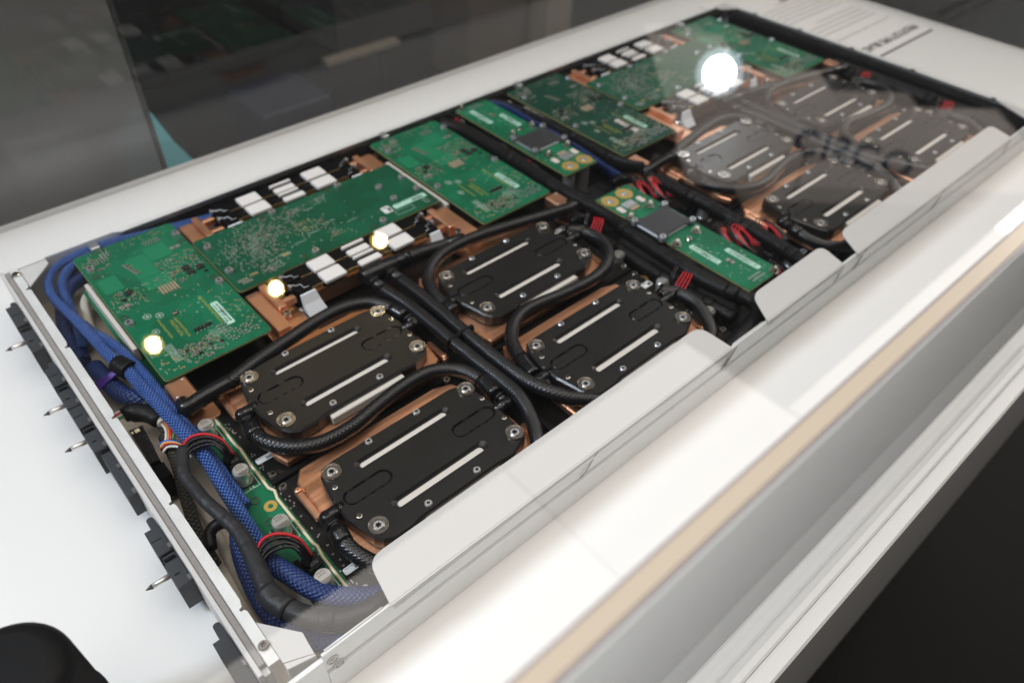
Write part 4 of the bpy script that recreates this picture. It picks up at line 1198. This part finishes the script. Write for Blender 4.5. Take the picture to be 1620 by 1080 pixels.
dup(bk, 0, 1.13, 'far memory bank of the left group, along the far tray wall')
dup(bk, 4.43, 0.03, 'near memory bank of the right group, below the lamp glare')
dup(bk, 4.43, 1.16, 'far memory bank of the right group, beside the small white lamp mark')

# ------------------------------------------------------------------ narrow centre boards with grey spreader plate
def bridge(label, other):
    """built as the far one: gold rings at its near end"""
    z = 0.02
    t = thing('bridge_board', label, 'circuit board', (3.52, 2.68, -0.28), 'narrow green boards in the middle of the tray')
    x0, x1 = 3.315, 3.715
    part('board', Mb().prism(rrect(x0, x1, 1.885, 3.47, 0.012), z - 0.018, z), 'pcb_green_bright', t)
    part('board_edge', Mb().prism(rrect(x0 - 0.002, x1 + 0.002, 1.883, 3.472, 0.012), z - 0.015, z - 0.004), 'pcb_edge', t)
    # grey plate with waisted sides over a bright frame
    cx, cy = 3.545, 2.49
    def ring(hx, hy, wx, wy):
        return [(cx - hx, cy - hy), (cx - hx + 0.06, cy - hy + 0.0), (cx - wx, cy - hy + wy), (cx + wx, cy - hy + wy), (cx + hx - 0.06, cy - hy), (cx + hx, cy - hy),
                (cx + hx, cy - hy + 0.05), (cx + hx - wy, cy - 0.085), (cx + hx - wy, cy + 0.085), (cx + hx, cy + hy - 0.05), (cx + hx, cy + hy),
                (cx + hx - 0.06, cy + hy), (cx + wx, cy + hy - wy), (cx - wx, cy + hy - wy), (cx - hx + 0.06, cy + hy), (cx - hx, cy + hy),
                (cx - hx, cy + hy - 0.05), (cx - hx + wy, cy + 0.085), (cx - hx + wy, cy - 0.085), (cx - hx, cy - hy + 0.05)]
    part('spreader_frame', Mb().box(cx - 0.200, cx + 0.200, cy - 0.152, cy + 0.152, z + 0.001, z + 0.022, 0.004), 'zinc', t)
    part('spreader_plate', Mb().prism(ring(0.215, 0.175, 0.11, 0.035), z + 0.023, z + 0.036, 0.004), 'spreader_grey', t)
    part('spreader_skirt', Mb().box(cx - 0.218, cx + 0.218, cy - 0.172, cy + 0.172, -0.06, z - 0.02), 'matte_black', t)
    for (a, c) in ((-0.19, -0.15), (0.19, -0.15), (0.19, 0.15), (-0.19, 0.15)): put('small_screw', ME['board'], t, cx + a, cy + c, z + 0.026)
    for (x, y) in ((3.375, 3.455), (3.425, 2.735), (3.685, 2.745), (3.690, 2.257), (3.43, 2.244)): put('standoff_screw', ME['nut'], t, x, y, z)
    put('standoff_screw', ME['mb'], t, 3.555, 2.77, z)
    for (x, y) in ((3.637, 1.981), (3.455, 1.977)):
        part('gold_ring', Mb().rings([[(a, b_, zz) for a, b_ in circ(rr_, 28, x, y)] for rr_, zz in ((0.078, z), (0.078, z + 0.003), (0.032, z + 0.003))], caps=(False, False)), 'gold_pad', t)
        part('ring_core', Mb().cyl(x, y, z, z + 0.008, 0.031, 20, ch=0.004), 'solder', t)
    for (x, y) in ((3.665, 2.135), (3.412, 2.128)):
        part('white_pad', Mb().prism(rrect(x - 0.026, x + 0.026, y - 0.045, y + 0.045, 0.02), z, z + 0.008), 'sticker_pink', t)
    part('shield_can', Mb().box(3.487, 3.607, 2.075, 2.155, z, z + 0.012, 0.003), 'zinc', t)
    part('shield_chip', Mb().box(3.50, 3.60, 2.16, 2.205, z, z + 0.010), 'ceramic', t)
    sticker(t, 3.400, 3.455, 3.04, 3.36, z + 0.0005, 'sticker_mint')
    sticker(t, 3.585, 3.640, 2.83, 3.12, z + 0.0005, 'sticker_mint')
    mbs = {k: Mb() for k in KINDS}
    for i in range(7):
        mbs['solder'].rbox(3.46 + i * 0.022, 3.42, 0.010, 0.016, z, z + 0.007); mbs['solder'].rbox(3.47 + i * 0.022, 3.385, 0.010, 0.016, z, z + 0.007)
    scatter(mbs, x0 + .02, x1 - .02, 2.80, 3.45, 46, 77, z, kinds=('silk', 'solder', 'silk'))
    scatter(mbs, x0 + .02, x1 - .02, 1.90, 2.28, 34, 78, z, kinds=('silk', 'solder_gold', 'silk'))
    mbs['resistor'].rbox(3.535, 3.16, 0.035, 0.022, z, z + 0.014); mbs['solder'].rbox(3.535, 3.135, 0.03, 0.02, z, z + 0.01); mbs['solder'].rbox(3.535, 3.185, 0.03, 0.02, z, z + 0.01)
    flush(mbs, t)
    # can capacitors and posts carrying the board
    for (x, y) in ((3.42, 1.95), (3.62, 1.96)):
        part('can_capacitor', Mb().cyl(x, y, -0.27, z - 0.022, 0.055, 20), 'can_alu', t)
    for (x, y) in ((3.36, 3.4), (3.67, 3.4), (3.52, 2.9)):
        part('post', Mb().cyl(x, y, -0.29, z - 0.02, 0.025, 12), 'nickel', t)
    return t
br = bridge('narrow green board near the far wall, gold rings at its near end', 0)
br2 = dup(br, 0, 0, 'narrow green board near the flaps, gold rings at its far end')
# the near board is the same part turned round
br2.rotation_euler = (0, 0, PI)
br2.location = Vector((3.425 + 0.0, 0.648, -0.28)) * S

# ------------------------------------------------------------------ side power strips
def power_strip(label, left=True):
    z = -0.20
    t = thing('power_strip', label, 'circuit board', (-0.38, 0.7, -0.29), 'green power strips with can capacitors')
    part('board', Mb().box(-0.475, -0.262, -0.36, 1.50, z - 0.018, z), 'pcb_green_bright', t)
    part('cream_seal', Mb().tube([(-0.288, 1.50, z + 0.01), (-0.286, 1.16, z + 0.011), (-0.278, 1.14, z + 0.011), (-0.288, 1.0, z + 0.01), (-0.290, 0.76, z + 0.01), (-0.280, 0.735, z + 0.012), (-0.272, 0.72, z + 0.012), (-0.288, 0.66, z + 0.01), (-0.286, 0.26, z + 0.011), (-0.278, 0.23, z + 0.012), (-0.290, 0.15, z + 0.01), (-0.289, -0.30, z + 0.01)], 0.010, 8), 'cream_edge', t)
    for y in (1.364, 0.904, 0.438, -0.011):
        c = part('can_capacitor', Mb().lathe(-0.372, y, [(0.050, z), (0.050, z + 0.016), (0.046, z + 0.022), (0.048, z + 0.03), (0.050, z + 0.115), (0.044, z + 0.122)], 24, smooth=False), 'can_alu', t)
        b = Mb()
        seg = [(-0.372 + 0.043 * math.cos(math.radians(a)), y + 0.043 * math.sin(math.radians(a)), z + 0.1225) for a in range(-150, -29, 10)]
        b.rings([seg, [(p[0], p[1], z + 0.124) for p in seg]])
        for k in range(4):
            for yy in (0.004, 0.022): b.box(-0.394 + k * 0.012, -0.387 + k * 0.012, y + yy, y + yy + 0.011, z + 0.1222, z + 0.1235)
        part('print', b, 'chrome_dark', c)
        part('capacitor_foot', Mb().box(-0.425, -0.320, y - 0.052, y + 0.052, z + 0.0005, z + 0.012), 'chip_black', t)
    for (x, y, r) in ((-0.393, 0.739, 0.020), (-0.393, 0.55, 0.020)):
        put('mounting_hole', ME['hole'], t, x, y, z + 0.001)
    part('gold_ring', Mb().rings([[(a, b_, zz) for a, b_ in circ(rr_, 24, -0.342, 0.645)] for rr_, zz in ((0.040, z + 0.0005), (0.040, z + 0.003), (0.016, z + 0.003), (0.014, z - 0.004))], caps=(False, True)), 'gold_pad', t)
    mbs = {k: Mb() for k in KINDS}
    for y in (0.904, -0.011, 1.364, 0.438):
        for q in ((-0.435, -0.43, y - 0.075, y + 0.06), (-0.315, -0.31, y - 0.075, y + 0.06), (-0.435, -0.31, y - 0.08, y - 0.075)): mbs['silk'].box(*q, z, z + 0.0012)
        textline(mbs['silk'], -0.455, y + 0.02, 0.07, False, z, 0.014, int(y * 100) + 200)
    for y in (1.04, 0.14): textline(mbs['silk'], -0.445, y + 0.05, 0.09, False, z, 0.016, int(y * 100) + 300)
    for k in range(2): mbs['solder'].rbox(-0.372 + 0.02 * k, 0.83, 0.008, 0.02, z, z + 0.006)
    for k in range(2): mbs['solder'].rbox(-0.372 + 0.02 * k, -0.095, 0.008, 0.02, z, z + 0.006)
    scatter(mbs, -0.30, -0.266, -0.3, 1.45, 36, 90, z, kinds=('solder', 'silk'))
    flush(mbs, t)
    for y in (1.035, 0.125):
        p = part('cable_socket', Mb().box(-0.405, -0.315, y - 0.045, y + 0.055, z + 0.0005, z + 0.075, 0.004).box(-0.435, -0.407, y + 0.0, y + 0.09, z + 0.0005, z + 0.045, 0.004), 'black_plastic', t)
        part('socket_key', Mb().box(-0.385, -0.335, y - 0.03, y - 0.005, z + 0.0752, z + 0.085), 'chip_black', p)
    return t
ps = power_strip('green power strip with can capacitors near the left end panel')
def shaded_copy(o):  # shade beside the sleeves put into the colours of these copies
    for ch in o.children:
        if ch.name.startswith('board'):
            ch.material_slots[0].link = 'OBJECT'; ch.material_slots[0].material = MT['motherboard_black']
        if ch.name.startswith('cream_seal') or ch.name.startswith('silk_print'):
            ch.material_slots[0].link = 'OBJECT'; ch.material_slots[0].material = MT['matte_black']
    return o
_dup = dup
dup = lambda *a, **k: shaded_copy(_dup(*a, **k))
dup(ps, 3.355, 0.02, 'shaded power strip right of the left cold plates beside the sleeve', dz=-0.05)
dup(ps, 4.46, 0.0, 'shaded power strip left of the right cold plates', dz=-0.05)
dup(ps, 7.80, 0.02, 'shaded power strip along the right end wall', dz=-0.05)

dup = _dup
# ------------------------------------------------------------------ wires
def wires(name, label, cat, specs, group=None):
    """specs: list of (material, radius, points)"""
    t = thing(name, label, cat, specs[0][2][0], group)
    for m, r, pts in specs:
        part('wire', Mb().tube(smooth_path(pts, 0.02), r, 8), m, t)
    return t
def loop_plug(y, label, fx=0):
    sp = []
    zz = 0.0
    for k in range(6):
        o = (k - 2.5) * 0.021
        m = 'wire_red' if k >= 5 else 'wire_black'
        zo = 0.012 * (k % 2) - 0.012 * (k >= 4)
        sp.append((m, 0.0098, [(-0.372 + 0.5 * o, y - 0.01 + o * 0.5, -0.12), (-0.378 + 0.4 * o, y + 0.05 + o, -0.05 + zo), (-0.42, y + 0.115 + o, -0.005 + zo), (-0.50, y + 0.150 + o * 0.95, zo), (-0.565, y + 0.130 + o * 0.7, -0.005 + zo), (-0.61, y + 0.05 + 0.2 * o, -0.01 + zo * 0.5)]))
    return wires('power_lead', label, 'cable', sp, 'red and black power leads plugged into the left strip')
loop_plug(1.05, 'red and black leads arching from the strip socket nearer the copper block')
loop_plug(0.14, 'black leads looping from the strip socket nearest the viewer')
# grey shrink-tubed trunk taking both leads
tr = Mb().tube(smooth_path([(-0.565, 1.195, 0.0), (-0.60, 1.14, 0.0), (-0.645, 1.02, 0.0), (-0.645, 0.92, 0.0), (-0.635, 0.76, 0.0), (-0.612, 0.63, 0.0), (-0.592, 0.50, 0.0), (-0.592, 0.40, 0.0), (-0.607, 0.261, 0.0), (-0.635, 0.05, 0.0), (-0.60, -0.12, -0.01), (-0.478, -0.275, -0.03), (-0.30, -0.345, -0.05), (0.1, -0.36, -0.09)], 0.025), 0.05, 18,
     prof=[(0, 0.036), (0.3, 0.039), (0.5, 0.049), (0.62, 0.054), (0.7, 0.058), (1, 0.056)])
tt = thing('power_cable', 'thick grey shrink-wrapped cable sweeping to the near left corner', 'cable', (-0.6, 0.4, -0.06))
part('shrink_tube', tr, 'shrink_tube', tt)
part('tape_band', Mb().tube(smooth_path([(-0.648, 0.06, 0.0), (-0.635, -0.03, 0.0), (-0.612, -0.10, -0.008)], 0.02), 0.061, 18), 'shrink_tube', tt)
part('tape_band', Mb().tube(smooth_path([(-0.52, -0.235, -0.025), (-0.46, -0.285, -0.032)], 0.02), 0.0605, 18), 'shrink_tube', tt)
part('side_lead', Mb().tube(smooth_path([(-0.60, 0.60, -0.05), (-0.645, 0.635, -0.07), (-0.70, 0.63, -0.09), (-0.74, 0.55, -0.12)], 0.02), 0.035, 14), 'black_tape', tt)

# blue braided sleeves
def sleeve(name, label, pts, r, rz, m, group='blue braided cable sleeves', extra=None, cat='cable sleeve', prof=None):
    p = smooth_path(pts, 0.025)
    t = thing(name, label, cat, p[0], group)
    part('sleeve', Mb().tube(p, r, 18, rz=rz, prof=prof), m, t)
    if extra:
        for n_, pp, rr_, mm in extra: part(n_, Mb().tube(smooth_path(pp, 0.02), rr_, 14), mm, t)
    return t
Z1 = -0.05
sleeve('blue_sleeve', 'bright blue braided sleeve running down the whole left end', [(2.2, 3.47, -0.16), (1.0, 3.47, -0.12), (0.4, 3.475, -0.06), (-0.088, 3.482, 0.005), (-0.303, 3.482, 0.015), (-0.46, 3.468, 0.01), (-0.585, 3.41, 0.0), (-0.655, 3.30, -0.02), (-0.675, 3.14, Z1), (-0.655, 2.98, Z1), (-0.632, 2.78, Z1), (-0.612, 2.55, Z1), (-0.600, 2.38, Z1), (-0.580, 2.21, Z1), (-0.555, 2.08, Z1), (-0.545, 1.90, Z1), (-0.525, 1.65, Z1), (-0.512, 1.45, Z1), (-0.498, 1.25, -0.06), (-0.492, 1.05, -0.08), (-0.505, 0.85, -0.10), (-0.512, 0.65, -0.11), (-0.525, 0.42, -0.12), (-0.52, 0.25, -0.13), (-0.47, 0.05, -0.14), (-0.36, -0.14, -0.15), (-0.25, -0.24, -0.17)], 0.047, 0.040, 'blue_braid', prof=[(0, 0.03), (0.42, 0.034), (0.50, 0.034), (0.58, 0.039), (0.66, 0.043), (1, 0.041)],
       extra=[('tape_band', [(-0.585, 2.20, Z1), (-0.545, 2.08, Z1)], 0.066, 'black_tape')])
sleeve('blue_sleeve', 'second blue braided sleeve closest to the first green board', [(-0.605, 2.80, -0.10), (-0.585, 2.66, -0.09), (-0.550, 2.50, -0.06), (-0.518, 2.33, Z1), (-0.497, 2.17, Z1), (-0.485, 2.02, Z1), (-0.480, 1.88, Z1), (-0.478, 1.70, -0.06), (-0.47, 1.50, -0.08), (-0.45, 1.30, -0.11), (-0.45, 1.10, -0.12), (-0.455, 0.9, -0.13), (-0.455, 0.7, -0.15)], 0.031, 0.03, 'blue_braid')
sleeve('blue_sleeve', 'blue braid coloured dark for shade under the bright sleeve by the far corner', [(1.6, 3.44, -0.20), (0.6, 3.44, -0.16), (0.0, 3.43, -0.12), (-0.30, 3.40, -0.12), (-0.46, 3.36, -0.12), (-0.56, 3.29, -0.12), (-0.64, 3.18, -0.15), (-0.70, 3.02, -0.19), (-0.73, 2.85, -0.22), (-0.73, 2.6, -0.24)], 0.052, 0.05, 'blue_braid_shaded')
sleeve('blue_sleeve', 'blue braided sleeve along the far wall nearest the leftmost board', [(1.2, 3.44, -0.14), (0.4, 3.435, -0.08), (0.0, 3.44, -0.04), (-0.25, 3.445, -0.02), (-0.42, 3.425, -0.03), (-0.52, 3.375, -0.05), (-0.585, 3.27, -0.08), (-0.61, 3.12, -0.12), (-0.64, 2.9, -0.17), (-0.69, 2.7, -0.22)], 0.036, 0.04, 'blue_braid')
sleeve('blue_sleeve', 'short dark blue sleeve crossing under the tape joint', [(-0.70, 2.42, -0.17), (-0.685, 2.2, -0.15), (-0.655, 2.02, -0.15), (-0.60, 1.93, -0.15), (-0.54, 1.91, -0.17)], 0.062, 0.05, 'blue_braid_shaded')
sleeve('blue_sleeve', 'dark blue sleeve at the near corner between panel and grey cable', [(-0.56, 0.60, -0.14), (-0.62, 0.45, -0.13), (-0.665, 0.25, -0.12), (-0.685, 0.05, -0.12), (-0.66, -0.12, -0.13), (-0.58, -0.27, -0.14), (-0.44, -0.37, -0.15), (-0.20, -0.39, -0.17)], 0.050, 0.045, 'blue_braid_shaded')
sleeve('blue_sleeve', 'dark blue sleeve between grey cable and power strip near the viewer', [(-0.555, 0.36, -0.12), (-0.535, 0.25, -0.10), (-0.50, 0.12, -0.09), (-0.46, 0.0, -0.10), (-0.40, -0.10, -0.12), (-0.28, -0.20, -0.15), (-0.10, -0.30, -0.18)], 0.055, 0.045, 'blue_braid_shaded')
sleeve('blue_sleeve', 'bright blue braid tip under the near wall lip', [(-0.50, -0.36, -0.12), (-0.42, -0.40, -0.09), (-0.32, -0.405, -0.08), (-0.2, -0.405, -0.10)], 0.030, 0.03, 'blue_braid')
sleeve('blue_sleeve', 'flat blue band beside the narrow board near the far wall', [(3.60, 3.46, -0.10), (3.74, 3.40, -0.04), (3.80, 3.22, -0.03), (3.82, 2.9, -0.05), (3.83, 2.55, -0.06), (3.85, 2.2, -0.09), (3.88, 1.9, -0.14), (3.92, 1.7, -0.18)], 0.020, 0.065, 'blue_braid_shaded')
sleeve('blue_sleeve', 'blue braid peeking from the corner of the centre sleeve', [(3.20, -0.30, -0.14), (3.05, -0.38, -0.12), (2.93, -0.40, -0.12), (2.75, -0.40, -0.15)], 0.035, 0.035, 'blue_braid_shaded')
sleeve('blue_sleeve', 'blue braid along the far wall behind the left memory bank', [(0.30, 3.46, -0.16), (0.9, 3.47, -0.13), (1.6, 3.47, -0.13), (2.2, 3.47, -0.16)], 0.035, 0.03, 'blue_braid_shaded')
sleeve('mesh_sleeve', 'thin black mesh sleeve beside the left end panel', [(-0.60, 1.50, -0.15), (-0.625, 1.26, -0.13), (-0.675, 1.05, -0.13), (-0.715, 0.88, -0.14), (-0.748, 0.70, -0.17), (-0.76, 0.5, -0.2)], 0.036, 0.032, 'black_mesh', group='black mesh cable sleeves')
# cream tube
sleeve('cream_tube', 'cream plastic tube curving under the blue sleeves', [(-0.30, 3.27, -0.17), (-0.42, 3.22, -0.16), (-0.50, 3.13, -0.16), (-0.545, 3.0, -0.18), (-0.58, 2.8, -0.22), (-0.59, 2.4, -0.24), (-0.58, 2.0, -0.21), (-0.565, 1.78, -0.16), (-0.558, 1.65, -0.12), (-0.565, 1.55, -0.10)], 0.034, 0.034, 'tube_cream', group='cream plastic tubes', cat='tube')
sleeve('cream_tube', 'pale tube lying on the pan beside the near end panel', [(-0.62, 1.3, -0.27), (-0.64, 0.9, -0.27), (-0.68, 0.5, -0.27), (-0.70, 0.1, -0.27), (-0.62, -0.15, -0.27)], 0.030, 0.03, 'tube_cream', group='cream plastic tubes', cat='tube')
# rainbow wires from the tube to the plug, and the taped bundle beside them
sp = []
for k, m in enumerate(('wire_white', 'wire_orange', 'wire_red', 'wire_green')):
    o = k * 0.017
    sp.append((m, 0.008, [(-0.575 + o, 1.56, -0.10), (-0.575 + o, 1.49, -0.085), (-0.60 + o, 1.43, -0.09), (-0.63 + o, 1.40, -0.11)]))
for k, m in enumerate(('wire_blue', 'wire_yellow', 'wire_red', 'wire_black', 'wire_white')):
    o = k * 0.014
    sp.append((m, 0.008, [(-0.665, 1.385 - o, -0.09), (-0.63, 1.395 - o, -0.075), (-0.585, 1.365 - o, -0.075), (-0.555, 1.31 - o, -0.08), (-0.545, 1.25 - o, -0.10)]))
wires('signal_wires', 'rainbow thin wires between cream tube and small black plug', 'wires', sp)
sp = []
for k, m in enumerate(('wire_white', 'wire_red', 'wire_white', 'wire_green')):
    sp.append((m, 0.008, [(-0.80, 1.80 - 0.018 * k, -0.08), (-0.74, 1.80 - 0.018 * k, -0.07), (-0.68, 1.775 - 0.012 * k, -0.07)]))
wires('signal_wires', 'four thin wires entering the black taped bundle by the end panel', 'wires', sp)
sp = []
for k in range(4):
    sp.append(('wire_violet', 0.010, [(-0.76, 2.19 - 0.02 * k, -0.12), (-0.69, 2.175 - 0.015 * k, -0.09), (-0.62, 2.16 - 0.01 * k, -0.06), (-0.56, 2.15, -0.05)]))
wires('signal_wires', 'violet thin wires leaving the taped blue sleeve', 'wires', sp)
tb_ = thing('taped_bundle', 'black taped cable bundle under the blue sleeve', 'cable', (-0.65, 1.72, -0.1))
part('tape_wrap', Mb().tube(smooth_path([(-0.73, 1.76, -0.08), (-0.68, 1.755, -0.08), (-0.61, 1.69, -0.09), (-0.575, 1.60, -0.11)], 0.02), 0.055, 16, prof=[(0, 0.045), (0.3, 0.065), (1, 0.045)]), 'black_tape', tb_)
part('mesh_end', Mb().tube(smooth_path([(-0.58, 1.62, -0.11), (-0.575, 1.54, -0.13), (-0.60, 1.42, -0.17)], 0.02), 0.030, 14), 'black_mesh', tb_)
part('mesh_end', Mb().tube(smooth_path([(-0.60, 1.72, -0.1), (-0.555, 1.80, -0.13), (-0.55, 1.90, -0.18)], 0.02), 0.030, 14), 'black_mesh', tb_)
# plugs standing inside the end panel
pl = thing('cable_plug', 'black rectangular plug with cream contact inside the end panel', 'plug', (-0.72, 1.43, -0.2))
part('housing', Mb().prism([(-0.758, 1.275), (-0.70, 1.265), (-0.672, 1.595), (-0.752, 1.605)], -0.20, -0.06, 0.005), 'black_plastic', pl)
part('contact', Mb().box(-0.728, -0.70, 1.55, 1.578, -0.0595, -0.055), 'cream_edge', pl)
part('contact', Mb().box(-0.748, -0.738, 1.555, 1.575, -0.0595, -0.055), 'cream_edge', pl)
vb = Mb()
for k in range(6): vb.box(-0.71, -0.685, 1.36 + 0.024 * k, 1.37 + 0.024 * k, -0.0595, -0.054)
part('grip_ribs', vb, 'chip_black', pl)
pl2 = thing('cable_plug', 'small plain black plug below the rectangular plug', 'plug', (-0.73, 1.2, -0.25))
part('housing', Mb().box(-0.77, -0.69, 1.135, 1.255, -0.24, -0.075, 0.006), 'black_film', pl2)
part('flange', Mb().box(-0.78, -0.68, 1.12, 1.27, -0.27, -0.2405, 0.004), 'black_plastic', pl2)

# thick black sleeves in the middle of the tray
def black_sleeve(label, pts, r=0.075, prof=None, z=-0.06, rz=None):
    p = smooth_path(pts, 0.03, z)
    t = thing('black_sleeve', label, 'cable sleeve', p[0], 'thick black taped sleeves')
    part('sleeve', Mb().tube(p, r, 18, prof=prof, rz=rz), 'black_tape', t)
    n = len(p)
    for f in (0.22, 0.55, 0.8):
        i = int(n * f)
        part('tape_band', Mb().tube(p[i:i + 4], r + 0.004, 18, rz=(rz + 0.004) if rz else None), 'black_tape', t)
    return t
black_sleeve('long thick black sleeve left of the narrow centre boards', [(3.12, 3.47), (3.20, 3.30), (3.225, 3.05), (3.23, 2.8), (3.225, 2.5), (3.215, 2.2), (3.20, 1.98), (3.205, 1.75), (3.225, 1.5), (3.235, 1.25), (3.19, 1.0), (3.17, 0.63), (3.16, 0.26), (3.20, 0.0), (3.245, -0.16), (3.20, -0.28), (3.05, -0.33), (2.85, -0.36), (2.65, -0.38)], 0.066)
black_sleeve('long thick black sleeve right of the near narrow board', [(4.02, 1.42), (4.015, 1.3), (4.01, 1.08), (4.03, 0.84), (4.01, 0.6), (4.01, 0.34), (3.995, 0.10), (3.96, -0.12), (3.93, -0.35)], 0.060)
black_sleeve('flat black sleeve between blue band and dark green board', [(3.74, 3.45), (3.84, 3.28), (3.885, 3.0), (3.90, 2.7), (3.905, 2.4), (3.90, 2.1), (3.90, 1.85), (3.96, 1.68), (4.02, 1.58)], 0.038, rz=0.06, z=-0.03)
black_sleeve('black sleeve along the right end wall', [(7.62, 1.75), (7.64, 1.4), (7.66, 1.0), (7.66, 0.5), (7.64, 0.0), (7.60, -0.3)], 0.09, z=-0.12)
black_sleeve('lower black sleeve in the shadow left of the near narrow board', [(3.06, 1.35), (3.07, 1.0), (3.06, 0.6), (3.07, 0.2), (3.10, -0.15)], 0.05, z=-0.17)
# white-ish ribbon edge under the dark board
rb = Mb().box(3.905, 3.935, 2.05, 3.35, -0.10, -0.02, 0.003)
solo('metal_rail', rb, 'bar_white', 'pale metal rail edge under the dark green board', 'rail', org=(3.92, 2.7, -0.1))

# red and black leads at the strips in the middle
def red_loop(x, y, label, s=1, n=4, dz=0.0, ang=0):
    sp = []
    ca, sa = math.cos(ang), math.sin(ang)
    def T(a, b): return (x + (a * ca - b * sa), y + (a * sa + b * ca))
    for k in range(n):
        o = k * 0.027
        pts = [(*T(-0.05, -0.03 - o), -0.11), (*T(-0.01, -0.02 - o), -0.06 + dz), (*T(0.05, -0.005 - o), -0.035 + dz + 0.006 * k), (*T(0.11, 0.015 - o * 0.9), -0.035 + dz + 0.006 * k), (*T(0.16, 0.05 - o * 0.7), -0.07 + dz), (*T(0.18, 0.09 - o * 0.5), -0.12)]
        sp.append(('wire_red', 0.0065, pts))
    for k in range(2):
        o = k * 0.018
        pts = [(*T(0.0, 0.03 + o), -0.13), (*T(0.06, 0.06 + o), -0.05 + dz), (*T(0.14, 0.09 + o), -0.03 + dz), (*T(0.2, 0.15 + o), -0.06)]
        sp.append(('wire_black', 0.0075, pts))
    return wires('power_lead', label, 'cable', sp, 'red and black leads beside the black sleeves')
red_loop(2.985, 0.345, 'red and black leads at right of the near cold plate')
red_loop(2.99, 1.27, 'red leads bending under the thick sleeve near the copper block', ang=0.25)
def ring_loop(x, y, label, r=0.075, n=4, a0=-40, a1=230, m2='wire_black'):
    sp = []
    for k in range(n):
        rr_ = r + k * 0.027
        pts = []
        for i in range(8):
            a = math.radians(a0 + (a1 - a0) * i / 7)
            pts.append((x + 0.55 * rr_ * math.cos(a), y + rr_ * math.sin(a) * 1.2, -0.13 + 0.10 * math.sin(PI * i / 7) + 0.006 * k))
        sp.append(('wire_red' if k < n - 2 else m2, 0.0065, pts))
    return wires('power_lead', label, 'cable', sp, 'red and black leads beside the black sleeves')
ring_loop(3.80, 1.33, 'red loop of leads at the gold rings of the near board')
ring_loop(3.93, 1.26, 'black and red leads bending into the right sleeve', n=5)
ring_loop(3.80, 0.40, 'red loop of leads midway along the near narrow board')
ring_loop(3.89, 0.33, 'black edged red lead loop under the right sleeve', n=5)
ring_loop(4.12, 0.22, 'red lead loop right of the right sleeve near the short flap', n=4)
ring_loop(3.70, -0.12, 'red leads at the near end of the narrow board', n=3, r=0.05)
ring_loop(3.26, 2.62, 'red loop of leads left of the grey spreader plate', n=3, r=0.06)
ring_loop(3.28, 2.30, 'red loop of leads below the far spreader plate', n=3, r=0.06)
ring_loop(3.28, 3.36, 'small red lead loop by the far wall corner', n=3, r=0.05)
red_loop(7.36, 1.30, 'red leads against the right end wall beside the far cold plate', dz=0.04)
red_loop(7.38, 0.36, 'red leads at the last cold plate by the end wall', dz=0.04)
# black plastic connector lumps by the strips
def lump(x, y, label, s=1.0):
    t = thing('sensor_plug', label, 'plug', (x, y, -0.2), 'shiny black plugs beside the sleeves')
    part('housing', Mb().tube(smooth_path([(x, y, -0.10), (x + 0.07 * s, y + 0.005, -0.07), (x + 0.15 * s, y - 0.02, -0.10), (x + 0.21 * s, y - 0.05, -0.14)], 0.02), 0.055, 14, prof=[(0, 0.035), (0.2, 0.062), (0.7, 0.055), (1, 0.03)]), 'black_film', t)
    part('contact', Mb().box(x + 0.10 * s, x + 0.15 * s, y + 0.045, y + 0.075, -0.075, -0.055, 0.004), 'nickel', t)
    return t
lump(2.93, 1.43, 'shiny black plug beside the copper block under the thick sleeve')
lump(3.66, 1.62, 'shiny black plug behind the near narrow board')
lump(7.37, 1.45, 'shiny black plug near the right end wall')
for x, y, lab in ((2.985, 1.41, ''), ):
    pass
# dark fill board in the middle bay
mb_ = thing('backplane_board', 'dark backplane board on the pan below the narrow boards', 'circuit board', (3.6, 1.6, -0.3))
part('board', Mb().box(2.97, 4.16, -0.36, 3.48, -0.292, -0.272), 'motherboard_black', mb_)
part('connector_bar', Mb().box(3.30, 3.72, 1.50, 1.82, -0.2715, -0.16, 0.01), 'black_plastic', mb_)
part('copper_strap', Mb().prism(rrect(3.66, 3.83, 1.42, 1.60, 0.03), -0.13, -0.10, 0.005), 'copper', mb_)
mb2 = thing('filler_panel', 'black filler sheet lining the bay along the right end wall', 'panel', (7.6, 1.5, -0.3))
part('sheet', Mb().box(7.43, 7.835, -0.40, 3.40, -0.292, -0.24), 'matte_black', mb2)
part('upright', Mb().box(7.79, 7.838, -0.40, 3.40, -0.2395, 0.02), 'matte_black', mb2)
mb3 = thing('rear_channel', 'black cable channel along the far wall of the tray', 'cable channel', (3.5, 3.45, -0.3))
part('channel', Mb().box(-0.25, 7.8, 3.505, 3.516, -0.29, 0.0), 'matte_black', mb3)
part('channel_floor', Mb().box(-0.25, 7.8, 3.405, 3.504, -0.296, -0.25), 'matte_black', mb3)
